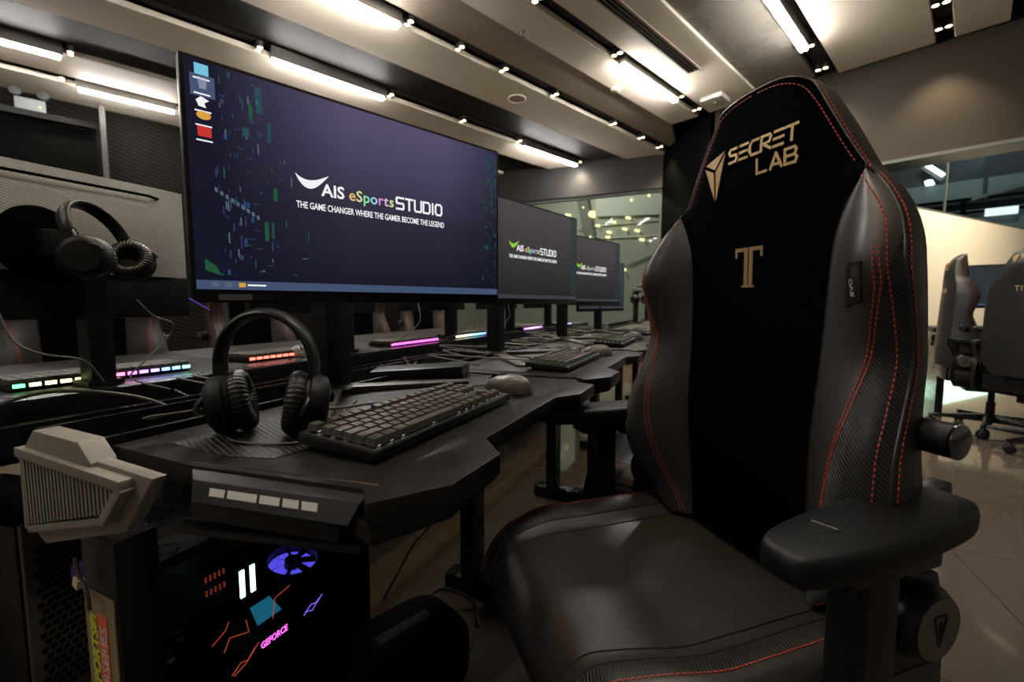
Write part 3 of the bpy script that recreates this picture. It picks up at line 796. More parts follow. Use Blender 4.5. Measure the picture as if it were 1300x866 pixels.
# ================================================================== DESK ROW
DZ = .75
PITCH = .785
def make_desk():
    root = thing('gaming_desk', '', 'desk', W(.30, .5), RD)
    def L(s, q): return (s - .30, q - .5)
    poly = [L(.345, .335), L(.318, .306), L(.394, .254), L(.504, .251), L(.556, .300), L(.867, .302), L(.923, .264), L(1.048, .265), L(1.068, .33), L(1.068, .755), L(.308, .755), L(.308, .577)]
    poly = poly[::-1]
    poly = poly if sum((poly[i][0] * poly[(i + 1) % 12][1] - poly[(i + 1) % 12][0] * poly[i][1]) for i in range(12)) > 0 else poly[::-1]
    MB().prism(poly, DZ - .028, DZ).build('desktop', top_m, root, bevel=.0025)
    # ribbed carbon inlay
    inl = [L(.345, .56), L(.365, .50), L(.56, .47), L(.90, .47), L(1.04, .52), L(1.04, .685), L(.345, .685)]
    a = sum((inl[i][0] * inl[(i + 1) % 7][1] - inl[(i + 1) % 7][0] * inl[i][1]) for i in range(7))
    MB().prism(inl if a > 0 else inl[::-1], DZ, DZ + .0012).build('carbon_inlay', carbon_mat, root)
    # sloped end plate with white dashes
    s0, s1, s2 = .316 - .30, .294 - .30, .281 - .30
    qa, qb = .585 - .5, .325 - .5
    skew = lambda v: Vector((v.x + (.085 - v.y) * .165, v.y, v.z))
    def ruled(p, q, name, m, parent=root, th=.006):
        vs_ = [Vector((p[0][0], qa, p[0][1])), Vector((p[0][0], qb, p[0][1])), Vector((p[1][0], qb + .006, p[1][1])), Vector((p[1][0], qa - .03, p[1][1]))]
        vs_ = [skew(v) for v in vs_]
        return MB().add(vs_ + [v - Vector((-.3 * th, 0, th)) for v in vs_], [(0, 1, 2, 3), (7, 6, 5, 4), (0, 4, 5, 1), (1, 5, 6, 2), (2, 6, 7, 3), (3, 7, 4, 0)]).build(name, m, parent, bevel=.0015)
    pl = ruled(((s0, DZ + .0012), (s1, DZ - .012)), 0, 'end_plate_top', plate_m)
    p2_ = MB().add([skew(v) for v in [Vector((s1, qa - .03, DZ - .012)), Vector((s1, qb + .006, DZ - .012)), Vector((s2, qb + .010, DZ - .031)), Vector((s2, qa - .045, DZ - .031)),
                    Vector((s1 + .01, qa - .03, DZ - .020)), Vector((s1 + .01, qb + .006, DZ - .020)), Vector((s2 + .01, qb + .01, DZ - .038)), Vector((s2 + .01, qa - .045, DZ - .038))]],
                   [(0, 1, 2, 3), (7, 6, 5, 4), (0, 4, 5, 1), (1, 5, 6, 2), (2, 6, 7, 3), (3, 7, 4, 0)]).build('end_plate', plate_m, root)
    q_ = qa - .062
    for ln in (.021, .040, .026, .020, .019):
        u = .45
        c0 = Vector((lerp(s1, s2, u), 0, lerp(DZ - .012, DZ - .031, u)))
        dd = Vector((s2 - s1, 0, -.023)).normalized() * .0042; up = Vector((-.023, 0, -(s2 - s1))).normalized() * -.0008
        up = Vector((-.72, 0, .69)) * .0008
        quad = [c0 - dd + Vector((0, q_, 0)), c0 - dd + Vector((0, q_ - ln, 0)), c0 + dd + Vector((0, q_ - ln - .003, 0)), c0 + dd + Vector((0, q_ - .003, 0))]
        quad = [skew(v) for v in quad]
        MB().add([v + up for v in quad] + [v - up for v in quad], [(0, 1, 2, 3), (7, 6, 5, 4), (0, 4, 5, 1), (1, 5, 6, 2), (2, 6, 7, 3), (3, 7, 4, 0)]).build('white_dash', white_m, p2_)
        q_ -= ln + .0045
    MB().box((.014, -.05, DZ - .043), (.014, .20, .022), (0, 0, R(9.4))).build('under_ledge', plate_m, root, bevel=.002)
    MB().box((.017, -.045, DZ - .066), (.02, .26, .008), (R(-3), 0, R(9.4))).build('under_rail', plate_m, root, bevel=.002)
    # front fascia below the chamfered corner
    fa = [L(.322, .304), L(.394, .257), L(.50, .254), L(.50, .275), L(.40, .32), L(.335, .35)]
    a = sum((fa[i][0] * fa[(i + 1) % 6][1] - fa[(i + 1) % 6][0] * fa[i][1]) for i in range(6))
    zb = [.704, .711, .719, .719, .711, .705]
    if a < 0: fa = fa[::-1]; zb = zb[::-1]
    MB().prism(fa, zb, DZ - .028).build('front_fascia', plate_m, root)
    # frame below, legs
    MB().box((.38, .14, .70), (.72, .05, .035)).build('cross_beam', metal_b, root)
    MB().box((.38, -.08, .70), (.72, .04, .03)).build('cross_beam', metal_b, root)
    leg = MB().box((.115, .20, .36), (.075, .05, .66)).build('leg', metal_b, root, bevel=.004)
    MB().box((.115, .03, .032), (.07, .52, .055)).build('foot', metal_b, root, bevel=.012)
    # cable channel behind the desktop
    MB().box((.39, .265, DZ - .012), (.785, .010, .045)).build('channel_lip', metal_b, root)
    MB().box((.39, .36, .672), (.785, .20, .008)).build('cable_channel', metal_b, root)
    MB().box((.39, .455, .712), (.785, .008, .08)).build('channel_lip', metal_b, root)
    return root
desk = make_desk()
desk['label'] = 'dark gaming desk nearest the camera, with the grey vented end block'
desk['group'] = 'gaming desks in a row'
# the row's end block and leg panel belong to the nearest desk only: copy first
ordn = ['second', 'third', 'fourth', 'fifth', 'sixth', 'seventh']
for k in range(1, 7):
    clone(desk, '%s dark gaming desk of the row, counted from the grey vented end block' % ordn[k - 1], W(.30 + PITCH * k, .5), RD)
# grey end block: outline in (q, z) pushed along s
def endblock(parent):
    def prof(pts, sa, sb, name, m, bv=.004):
        k = len(pts)
        vs_ = [Vector((sa - .30, p[0] - .5, p[1])) for p in pts] + [Vector((sb - .30, p[0] - .5, p[1])) for p in pts]
        return MB().add(vs_, [tuple(range(k)), tuple(range(2 * k - 1, k - 1, -1))] + [(i, (i + 1) % k, k + (i + 1) % k, k + i) for i in range(k)])
    body = [(.560, .752), (.628, .674), (.845, .608), (.880, .622), (.872, .738), (.86, .757)]
    b = prof(body, .262, .279, 'end_block', grey_pl).build('end_block', grey_pl, parent, bevel=.005, segs=2)
    prof([(.682, .752), (.712, .775), (.835, .775), (.866, .748), (.866, .73), (.682, .736)], .256, .284, '', grey_pl).build('end_block_cap', grey_pl, b, bevel=.004)
    # raised frame round the grille
    outer = [(.607, .737), (.655, .694), (.868, .622), (.868, .734), (.85, .742)]
    # frame as four bars
    def bar(p, q, w_=.010, sa=.248, sb=.266):
        d = Vector((q[0] - p[0], q[1] - p[1])); d.normalize(); n_ = Vector((-d.y, d.x)) * w_ / 2
        pts = [(p[0] - n_.x, p[1] - n_.y), (q[0] - n_.x, q[1] - n_.y), (q[0] + n_.x, q[1] + n_.y), (p[0] + n_.x, p[1] + n_.y)]
        prof(pts, sa, sb, '', grey_pl).build('grille_frame', grey_pl, b, bevel=.0015)
    bar((.600, .740), (.872, .742), .013); bar((.602, .738), (.650, .688), .012); bar((.640, .690), (.872, .628), .010, .254); bar((.872, .742), (.876, .628), .010, .254)
    prof([(.615, .735), (.655, .693), (.87, .632), (.868, .735)], .257, .264, '', black_w).build('grille_back', black_w, b)
    for i in range(24):
        q_ = .634 + i * .0099
        top = .733; f = (q_ - .655) / (.87 - .655)
        bot = lerp(.695, .636, f) if f > 0 else lerp(.733, .695, (q_ - .615) / .04)
        if top - bot > .006:
            MB().box((.2555 - .30, q_ - .5, (top + bot) / 2), (.005, .0052, top - bot)).build('grille_slat', grey_pl, b)
    # leg panel with printed label
    lp = MB().box((.300 - .30, .735 - .5, .32), (.05, .088, .64)).build('leg_panel', plate_m, parent, bevel=.004)
    lab = mat('brown_reflection', (.19, .13, .065), .45); orange = mat('orange_label', (.60, .085, .03), .5); lime = mat('lime_print', (.42, .45, .03), .5)
    MB().box((.2738 - .30, .735 - .5, .28), (.0014, .078, .56)).build('reflection_sheet', lab, lp)  # brown reflection on the leg face put into the colour
    MB().box((.2728 - .30, .728 - .5, .33), (.001, .024, .40)).build('label_stripe', orange, lp)
    e = MB()
    for q_ in (.7, .758): e.box((.2727 - .30, q_ - .5, .33), (.0008, .0012, .42))
    e.build('label_outline', white_m, lp)
    def put(txt, size, q_, z0, m, name, bold):
        vs_, fs_ = text_mesh(txt, size, 'RIGHT', .0003, space=1.0, bold=bold)
        # text reads upward: x -> +z, y -> +q
        MB().add([Vector((.2720 - .30 - v.z, q_ - .5 + v.y * 1, z0 + v.x)) for v in vs_], fs_).build(name, m, lp)
    put('ESPORTS\u00ae', .026, .741, .527, lime, 'label_lettering', .0012)
    put('GAMERSERIES', .024, .718, .517, white_m, 'label_lettering', .0002)
    MB().tube(spline([(.262 - .3, .76 - .5, .61), (.262 - .3, .752 - .5, .585), (.262 - .3, .735 - .5, .57), (.262 - .3, .732 - .5, .545)], 5), .0025, 6).build('cable_end', cable_g, lp)
    MB().box((.262 - .3, .755 - .5, .578), (.008, .012, .014), (.4, 0, 0)).build('cable_clip', mat('tan_clip', (.5, .38, .24), .5), lp)
for ch in list(desk.children):
    if ch.name.split('.')[0] in ('leg', 'foot'): bpy.data.objects.remove(ch)
endblock(desk)

# ledge between the two rows and the opposing worktop
led = thing('middle_ledge', 'long black metal ledge running between the two desk rows', 'ledge', W(2.2, 1.28), RD)
MB().box((0, -.005, .727), (5.0, .012, .046)).build('front_face', metal_b, led, bevel=.002)
MB().box((0, .03, .747), (5.0, .07, .006)).build('top_plate', metal_b, led, bevel=.001)
MB().box((0, -.10, .70), (5.0, .18, .006)).build('cable_shelf', metal_b, led)
MB().box((0, -.19, .71), (5.0, .006, .05)).build('shelf_lip', metal_b, led)
for k in range(6):
    MB().box((-2.3 + k * .92, .03, .36), (.05, .05, .72)).build('support', metal_b, led)
for k in range(5):
    od = thing('opposing_desk', ('nearest', 'second', 'third', 'fourth', 'farthest')[k] + ' dark worktop of the opposing row behind the ledge', 'desk', W(.20 + PITCH * k, 1.70), RD, 'worktops of the opposing row')
    MB().box((.39, 0, .735), (.78, .72, .028)).build('worktop', mat('black_opposing_laminate', (.004, .0036, .0032), .5, spec=.12), od, bevel=.003)
    MB().box((.39, .02, .705), (.7, .05, .03)).build('cross_beam', metal_b, od)
    for x in (.06, .72): MB().box((x, .0, .345), (.06, .5, .69)).build('leg', metal_b, od)

# ================================================================== MONITORS
bez = mat('black_bezel', (.002, .002, .0024), .4, spec=.3)
def screen_mat(name, top, mid, low, side, lo_x, hi_x, lo_f, strength):
    m = bpy.data.materials.new(name); m.use_nodes = True
    nt = m.node_tree; p = nt.nodes['Principled BSDF']
    tc = nt.nodes.new('ShaderNodeTexCoord'); sx = nt.nodes.new('ShaderNodeSeparateXYZ')
    nt.links.new(tc.outputs['Object'], sx.inputs[0])
    rz = nt.nodes.new('ShaderNodeMapRange'); rz.inputs[1].default_value = -.17; rz.inputs[2].default_value = .15
    nt.links.new(sx.outputs['Z'], rz.inputs[0])
    cr = nt.nodes.new('ShaderNodeValToRGB')
    cr.color_ramp.elements[0].color = (*srgb(*low), 1); cr.color_ramp.elements[1].color = (*srgb(*top), 1)
    e = cr.color_ramp.elements.new(.45); e.color = (*srgb(*mid), 1)
    nt.links.new(rz.outputs[0], cr.inputs[0])
    # darker towards both sides of the wallpaper print
    ab = nt.nodes.new('ShaderNodeMath'); ab.operation = 'ADD'; ab.inputs[1].default_value = -.04
    nt.links.new(sx.outputs['X'], ab.inputs[0])
    aa = nt.nodes.new('ShaderNodeMath'); aa.operation = 'ABSOLUTE'; nt.links.new(ab.outputs[0], aa.inputs[0])
    rx = nt.nodes.new('ShaderNodeMapRange'); rx.inputs[1].default_value = lo_x; rx.inputs[2].default_value = hi_x; rx.inputs[3].default_value = 1; rx.inputs[4].default_value = lo_f
    nt.links.new(aa.outputs[0], rx.inputs[0])
    ns = nt.nodes.new('ShaderNodeTexNoise'); ns.inputs['Scale'].default_value = 9
    nt.links.new(tc.outputs['Object'], ns.inputs['Vector'])
    blue = nt.nodes.new('ShaderNodeMix'); blue.data_type = 'RGBA'; blue.inputs[6].default_value = (*srgb(*side), 1)
    nt.links.new(rx.outputs[0], blue.inputs[0]); nt.links.new(cr.outputs[0], blue.inputs[7])
    p.inputs['Base Color'].default_value = (.004, .004, .004, 1); p.inputs['Roughness'].default_value = .35
    nt.links.new(blue.outputs[2], p.inputs['Emission Color']); p.inputs['Emission Strength'].default_value = strength; p.inputs['Specular IOR Level'].default_value = .15
    return m
scr_m = screen_mat('lit_wallpaper', (86, 78, 108), (44, 43, 60), (18, 20, 32), (14, 16, 36), .10, .30, .05, .95)
scr_dim = screen_mat('lit_wallpaper_dim', (78, 73, 76), (56, 53, 55), (30, 29, 32), (40, 40, 44), .2, .34, .4, .9)
wh = emat('screen_white', (.9, .92, .95), .95)
ink = {'e': emat('screen_orange', (.85, .55, .2), .85), 'S': emat('screen_yellow', (.8, .8, .35), .85), 'p': emat('screen_green', (.3, .8, .5), .85), 'o': emat('screen_cyan', (.3, .75, .85), .85),
       'r': emat('screen_magenta', (.85, .3, .75), .85), 't': emat('screen_pink', (.9, .5, .75), .85), 's': emat('screen_lime', (.65, .85, .4), .85)}
task_m = emat('screen_taskbar', srgb(62, 80, 112), .9)
teal_m = emat('screen_teal', srgb(26, 92, 98), .5); green_m = emat('screen_city_green', srgb(20, 110, 66), .5); blue_m = emat('screen_city_blue', srgb(40, 84, 140), .5); viol_m = emat('screen_city_violet', srgb(66, 54, 130), .5); pale_m = emat('screen_city_pale', srgb(110, 130, 150), .5)
red_m = emat('screen_red', srgb(205, 45, 40), .9); lime_m = emat('screen_logo_green', srgb(140, 215, 60), .9)
MWD, MHT = .60, .352
def add_panel(root, M3, rot, full, label_side=True, dim=False):
    """housing and lit screen; M3: centre of the housing in root space"""
    def place(o):
        o.location = M3; o.rotation_euler = (0, 0, rot); return o
    h = MB().box((0, .010, 0), (MWD, .020, MHT)).build('housing', bez, root, bevel=.0025)
    place(h)
    MB().prism([(-.24, .02), (.24, .02), (.16, .052), (-.16, .052)], -.13, .10).build('rear_bulge', plastic_m, h, bevel=.012)
    zb, zt = -MHT / 2 + .020, MHT / 2 - .006
    sw = MWD - .012
    scz = (zb + zt) / 2
    sc = MB().box((0, -.0006, 0), (sw, .0012, zt - zb)).build('screen', scr_dim if dim else scr_m, root)
    sc.location = Vector(M3) + Matrix.Rotation(rot, 3, 'Z') @ Vector((0, 0, scz)); sc.rotation_euler = (0, 0, rot)
    F = -.0016
    def flat(name, m, quads, f=F):
        mb = MB()
        for qd in quads:
            k = len(qd)
            mb.add([Vector((x, f, z)) for x, z in qd] + [Vector((x, f - .0003, z)) for x, z in qd], [tuple(range(k)), tuple(range(2 * k - 1, k - 1, -1))] + [(i, (i + 1) % k, k + (i + 1) % k, k + i) for i in range(k)])
        return mb.build(name, m, sc)
    rect = lambda x0, z0, x1, z1: [(x0, z0), (x1, z0), (x1, z1), (x0, z1)]
    hz = (zt - zb) / 2
    flat('taskbar', task_m if not dim else emat('screen_taskbar_dim', srgb(52, 55, 64), .9), [rect(-sw / 2, -hz, sw / 2, -hz + .0135)])
    def lettering(txt, size, x, z, m, name, bold=0, fit=None, align='LEFT'):
        vs_, fs_ = text_mesh(txt, size, align, .0002, bold=bold)
        if fit:
            w_ = max(v.x for v in vs_) - min(v.x for v in vs_); k = fit / w_; x_m = min(v.x for v in vs_)
            vs_ = [Vector(((v.x - x_m) * k, v.y, v.z)) for v in vs_]
        MB().add([Vector((x + v.x, F - .0004 - v.z, z + v.y)) for v in vs_], fs_).build(name, m, sc)
        return x + max(v.x for v in vs_)
    # swoosh above the name
    sw_m = wh if not dim else lime_m
    up, lo = [], []
    x0, x1 = -.151, -.097
    for i in range(13):
        t = i / 12; x = lerp(x0, x1, t)
        lo.append((x, .031 - .023 * math.sin(math.pi * t ** .8) + .004 * (t - .2)))
        up.append((x, .031 - .010 * math.sin(math.pi * t ** .8) + .004 * (t - .2) + .001))
    flat('swoosh_logo', sw_m, [[lo[i], lo[i + 1], up[i + 1], up[i]] for i in range(12)], F - .0005)
    x = lettering('AIS', .029, -.109, .001, wh, 'logo_letters', .0006) + .008
    for ch in 'eSports':
        x = lettering(ch, .027, x, .001, ink[ch], 'logo_letter', .0003) + .0012
    x += .005
    fn = lambda px, pz, k: Vector((px, F - .0004 - .0004 * k, pz))
    mb = MB()
    G = dict(GLY); G['S'] = [[(1, 1), (.1, 1), (0, .85), (0, .6), (.1, .5), (.9, .5), (1, .4), (1, .1), (.9, 0), (0, 0)]]; G['U'] = [[(0, 1), (0, .15), (.15, 0), (.85, 0), (1, .15), (1, 1)]]; G['D'] = [[(0, 0), (0, 1), (.8, 1), (1, .8), (1, .2), (.8, 0), (0, 0)]]
    for ch in 'STUDIO':
        w_ = .0150 if ch != 'I' else .0035
        strokes(mb, [[(x + p[0] * w_, -.0 + p[1] * .021) for p in ln] for ln in G[ch]], .0038, fn)
        x += w_ + .0052
    mb.build('logo_word', wh, sc)
    lettering('THE GAME CHANGER WHERE THE GAMER BECOME THE LEGEND', .0155, -.151, -.0245, wh, 'slogan', .0002, fit=.295)
    if full:
        # desktop icons, task bar icons
        ix = -sw / 2 + .012
        cols_ = [emat('icon_sky', srgb(120, 200, 230), .9), emat('icon_grey', srgb(150, 160, 190), .7), wh, emat('icon_amber', srgb(225, 165, 60), .9), red_m]
        for i, z in enumerate((.152, .131, .107, .087, .066)):
            shp = rect(ix, z - .009, ix + .017, z + .006)
            if i == 1: flat('icon_backing', emat('icon_select', srgb(70, 85, 120), .8), [rect(ix - .006, z - .018, ix + .024, z + .012)], F + .0004)
            if i == 3: shp = [(ix + .0085 + .009 * math.cos(a * math.pi / 6), z + .006 * math.sin(a * math.pi / 6)) for a in range(12)]
            if i == 2: shp = [(ix, z), (ix + .006, z + .006), (ix + .016, z + .002), (ix + .010, z - .003), (ix + .012, z - .009), (ix + .003, z - .008)]
            if i == 1: shp = [(ix + .003, z + .009), (ix + .015, z + .009), (ix + .013, z - .007), (ix + .005, z - .007)]
            io = flat('desktop_icon', cols_[i], [shp], F - .0002)
            flat('icon_caption', wh, [rect(ix - .002, z - .0155, ix + .018, z - .0135)], F - .0002)
        for i, (x_, c) in enumerate(((-.276, pale_m), (-.258, pale_m), (-.240, cols_[3]))):
            flat('taskbar_icon', c, [rect(x_, -hz + .004, x_ + .009, -hz + .0105)], F - .0003)
        flat('taskbar_caption', wh, [rect(-.228, -hz + .006, -.202, -hz + .0085)], F - .0003)
        flat('taskbar_tray', pale_m, [rect(.262 + i * .006, -hz + .006, .2655 + i * .006, -hz + .0095) for i in range(5)], F - .0003)
        rnd = random.Random(4)
        sets = {'wallpaper_teal': (teal_m, []), 'wallpaper_green': (green_m, []), 'wallpaper_blue': (blue_m, []), 'wallpaper_violet': (viol_m, []), 'wallpaper_pale': (pale_m, [])}
        keys = list(sets)
        for i in range(190):
            left = rnd.random() < .72
            z = rnd.uniform(-hz + .02, hz - .01)
            x = (-sw / 2 + .03 + abs(rnd.gauss(0, .055))) if left else (sw / 2 - .004 - abs(rnd.gauss(0, .022)))
            if x < -sw / 2 + .04 and z > .03: continue
            w_, h_ = rnd.choice(((.0018, .012), (.0012, .007), (.003, .003), (.004, .008), (.009, .0012), (.0018, .016), (.001, .004)))
            sk = rnd.uniform(-.3, .1) * w_
            k_ = rnd.choice(keys if left else keys[:2])
            sets[k_][1].append([(x, z), (min(x + w_, sw / 2 - .001), z + sk), (min(x + w_, sw / 2 - .001), z + sk + h_), (x, z + h_)])
        sets['wallpaper_pale'][1].extend([[(-.265 + i * .0068, -.018 - i * .0042), (-.261 + i * .0068, -.020 - i * .0042), (-.261 + i * .0068, -.0135 - i * .0042), (-.265 + i * .0068, -.012 - i * .0042)] for i in range(9)])
        sets['wallpaper_green'][1].extend([rect(-.20, -.085, -.194, -.055), rect(-.215, .095, -.210, .12), [(-.282, -.135), (-.262, -.142), (-.268, -.128), (-.282, -.118)], rect(-.185, -.02, -.179, 0)])
        sets['wallpaper_teal'][1].extend([rect(-.225, .07, -.216, .084), rect(-.205, .11, -.196, .15), rect(-.19, .07, -.185, .1), rect(-.19, -.08, -.186, -.055)])
        for nm, (m, qs) in sets.items():
            stuff(flat(nm, m, qs, F + .0006))
        # teal haze patch printed at the right side of the wallpaper
        flat('wallpaper_haze', emat('screen_haze', srgb(44, 84, 104), .7), [[(.262, .10), (.2935, .06), (.2935, .155), (.25, .16), (.255, .13)]], F + .0007)
        b = MB().box((-.245, -.0015, -MHT / 2 + .0085), (.045, .002, .009)).build('badge', mat('badge_grey', (.09, .09, .095), .4), h)
        MB().box((-.207, -.0015, -MHT / 2 + .0085), (.028, .0016, .009)).build('badge', bez, h)
        MB().box((-MWD / 2 + .008, -.003, -MHT / 2 - .002), (.03, .003, .0015), (0, R(35), 0)).build('accent_light', emat('violet_accent', (.12, .05, .5), .6), h)
    else:
        flat('wallpaper_edge', emat('screen_edge_teal', srgb(40, 58, 62), .9), [rect(sw / 2 - .05, -hz + .02, sw / 2 - .002, hz)], F + .0007)
        flat('taskbar_tray', pale_m, [rect(.262 + i * .006, -hz + .004, .2655 + i * .006, -hz + .0085) for i in range(4)], F - .0003)
    return h

def stand(root, col_top, ctr, foot=True):
    """column at the root, V foot opening towards the sitter (-y)"""
    MB().box((0, .0, (DZ + col_top) / 2 + .004 - 0), (.066, .045, col_top - DZ - .008)).build('stand_column', plastic_m, root, bevel=.006)
    MB().lathe([(.045, DZ), (.045, DZ + .012), (.036, DZ + .02)], 24).build('stand_socket', plastic_m, root, smooth=True, angle=30)
    # neck to the panel
    c = Vector(ctr); d = Vector((c.x, c.y, 0))
    MB().tube([(0, 0, col_top - .06), (c.x * .5, c.y * .5, col_top - .04), (c.x, c.y + .0, c.z)], .022, 10).build('stand_neck', plastic_m, root)
    if foot:
        for ang, L_ in ((R(-138.5), .325), (R(-41), .305)):
            dx, dy = math.cos(ang), math.sin(ang); n_ = (-dy, dx)
            w0, w1 = .022, .019
            poly = [(dx * .02 + n_[0] * -w0, dy * .02 + n_[1] * -w0), (dx * L_ + n_[0] * -w1, dy * L_ + n_[1] * -w1), (dx * (L_ + .008), dy * (L_ + .008)), (dx * L_ + n_[0] * w1, dy * L_ + n_[1] * w1), (dx * .02 + n_[0] * w0, dy * .02 + n_[1] * w0)]
            MB().prism(poly, DZ + .0015, [DZ + .016, DZ + .008, DZ + .007, DZ + .008, DZ + .016]).build('stand_foot', mat('dark_metal_foot', (.05, .046, .042), .4, metal=.3), root, bevel=.0015)

mons = [('big lit monitor nearest the camera with white logo and desktop icons', Vector((-.79, .408, 1.123)), 0.0, True),
        ('second lit monitor in the row, with green swoosh logo', Vector((-1.117, 1.178, 1.12)), R(8.0), False),
        ('third lit monitor in the row, its logo half hidden', Vector((-1.416, 1.935, 1.115)), R(4.5), False),
        ('fourth monitor in the row, only a dark edge showing', Vector((-1.80, 2.59, 1.07)), R(4), False)]
for k, (lab, c, dlt, full) in enumerate(mons):
    base = W(.70 + PITCH * k, .757)
    t = thing('monitor', lab, 'monitor', base, RD, 'monitors of the near row')
    # root space of the panel centre: undo the root rotation
    inv = Matrix.Rotation(-RD, 3, 'Z')
    lc = inv @ (Vector((c.x, c.y, 0)) - Vector((base.x, base.y, 0))); lc.z = c.z
    rot = R(90) + dlt - RD
    add_panel(t, lc, rot, full, dim=not full)
    bk = inv @ (Matrix.Rotation(R(90) + dlt, 3, 'Z') @ Vector((0, .05, 0)))
    stand(t, 1.13, (lc.x + bk.x, lc.y + bk.y, 1.12))

# monitors of the opposing row, seen from behind
rear_m = stripe_mat('ribbed_rear_plastic', (.2, .195, .187), (.29, .283, .27), .006, (.5, 0, 1), .38, .5)
def make_rear_monitor():
    t = thing('rear_monitor', '', 'monitor', W(.485, 1.36), RD)
    # +y is away from the camera (towards its own sitter)
    x0, x1 = -.30, .30
    def shell_(u, v):
        x = lerp(x0, x1, u); z = lerp(1.02, 1.262, v)
        bul = .012 + .035 * (1 - abs(2 * u - 1) ** 6) * (.35 + .65 * math.sin(math.pi * min(1, .12 + v * .9)))
        return Vector((x, .075 - bul, z))
    hous = MB().grid(shell_, 24, 10).build('rear_shell', rear_m, t, smooth=True)
    MB().box((0, .078, 1.137), (.604, .016, .25)).build('housing', bez, t)
    MB().box((0, .07, .965), (.60, .03, .112)).build('lower_back', plastic, t, bevel=.006)
    MB().tube([(x0 + .02, .037 + .03, 1.232), (-.2, .030, 1.233), (0, .0295, 1.233), (.2, .030, 1.233), (x1 - .07, .046, 1.232)], .0035, 6).build('vent_groove', black_w, t)
    MB().lathe([(.085, 0), (.085, .012), (.07, .03), (.05, .03)], 36, Matrix.Translation((-.02, .055, 1.09)) @ Matrix.Rotation(R(90), 4, 'X')).build('mount_ring', black_w, t, smooth=True, angle=40)
    MB().box((.055, .0, .90), (.050, .06, .34)).build('stand_column', plastic_m, t, bevel=.008)
    MB().box((.0, .02, 1.08), (.06, .08, .06)).build('stand_neck', plastic_m, t, bevel=.006)
    MB().box((.055, .0, .757), (.07, .075, .012)).build('stand_foot', plastic_m, t)
    MB().box((-.155, .054, .965), (.11, .004, .03)).build('port_cover', bez, t)
    MB().box((.10, .054, .95), (.010, .004, .016)).build('port_label', white_m, t)
    return t
rm = make_rear_monitor()
rm['label'] = 'monitor seen from behind at the left edge, silvery ribbed back'
rm['group'] = 'monitors of the opposing row'
for k in range(1, 5):
    clone(rm, ('opposing-row monitor seen from behind just below the big lit monitor', 'opposing-row monitor seen from behind under the second lit monitor', 'opposing-row monitor seen from behind under the third lit monitor', 'farthest opposing-row monitor, its thin stand against the left glass window')[k - 1],
          W(.485 + PITCH * k, 1.36), RD)

# ================================================================== KEYBOARDS
def make_keyboard(backlit=None, detailed=True):
    t = thing('keyboard', '', 'keyboard')
    MB().prism([(-.192, -.066), (.192, -.066), (.192, .066), (-.192, .066)], [.004, .004, .010, .010], [.016, .016, .024, .024]).build('case', plastic, t, bevel=.002)
    MB().prism([(-.190, -.064), (.190, -.064), (.190, .064), (-.190, .064)], [.0162, .0162, .0242, .0242], [.0172, .0172, .0252, .0252]).build('top_plate', mat('dark_anodised_plate', (.05, .046, .04), .4, metal=.5), t)
    for x in (-.15, .15): MB().box((x, -.05, .002), (.03, .01, .005)).box((x, .05, .005), (.03, .012, .010)).build('rubber_foot', rubber, t)
    cap = {}
    def keycap(w_):
        if w_ not in cap:
            hw, hd = w_ / 2 - .0007, .0083
            mb = MB()
            vs_ = [(-hw, -hd, 0), (hw, -hd, 0), (hw, hd, 0), (-hw, hd, 0), (-hw + .0017, -hd + .0018, .0088), (hw - .0017, -hd + .0018, .0088), (hw - .0017, hd - .0026, .0094), (-hw + .0017, hd - .0026, .0094)]
            mb.add(vs_, [(0, 3, 2, 1), (4, 5, 6, 7), (0, 1, 5, 4), (1, 2, 6, 5), (2, 3, 7, 6), (3, 0, 4, 7)])
            o = mb.build('keycap', beige_cap, t); cap[w_] = o.data
            return o
        o = bpy.data.objects.new('keycap', cap[w_]); col.objects.link(o); o.parent = t
        return o
    U = .0188
    rows = [[(1.25, 3), (6.25, 1), (1.25, 4)], [2.25] + [1] * 10 + [2.75], [1.75] + [1] * 11 + [2.25], [1.5] + [1] * 12 + [1.5], [1] * 13 + [2], None]
    glints = MB()
    allrows = MB()
    def put(x, y, w_):
        zz = .0205 + (y + .064) / .128 * .008
        if detailed:
            o = keycap(round(w_, 5)); o.location = (x, y, zz); o.rotation_euler = (R(3.5), 0, 0)
        else:
            allrows.box((x, y, zz + .0045), (w_ - .003, .0145, .009))
        glints.box((x, y - .0052, zz - .0012), (.0045, .0018, .0018))
    for ri in range(6):
        y = -.0515 + ri * U + (.006 if ri == 5 else 0)
        x = -.186
        if ri == 0: ws = [1.25] * 3 + [6.25] + [1.25] * 4
        elif ri == 5: ws = [1, -.6, 1, 1, 1, 1, -.4, 1, 1, 1, 1, -.4, 1, 1, 1, 1]
        else: ws = rows[ri]
        tot = sum(abs(w_) for w_ in ws); k = 15.0 / tot if ri in (0, 5) else 15.0 / tot
        for w_ in ws:
            if w_ > 0: put(x + w_ * k * U / 2, y, w_ * k * U)
            x += abs(w_) * k * U
        x0 = -.186 + 15.3 * U
        if ri in (5, 4, 3):
            for c in range(3): put(x0 + (c + .5) * U, y, U)
        elif ri == 1: put(x0 + 1.5 * U, y, U)
        elif ri == 0:
            for c in range(3): put(x0 + (c + .5) * U, y, U)
    if not detailed:
        allrows.build('key_block', beige_cap, t)
    stuff(glints.build('switch_lights', backlit or emat('white_switch_glow', (.8, .9, 1), .9), t))
    MB().tube(spline([(-.05, .066, .014), (-.05, .10, .006), (-.02, .16, .004), (.06, .21, .004)], 6), .0022, 6).build('cable', cable_g, t, smooth=True)
    return t
kb = make_keyboard()
kb['label'] = 'black mechanical keyboard nearest the camera beside the headphones'; kb['group'] = 'mechanical keyboards'
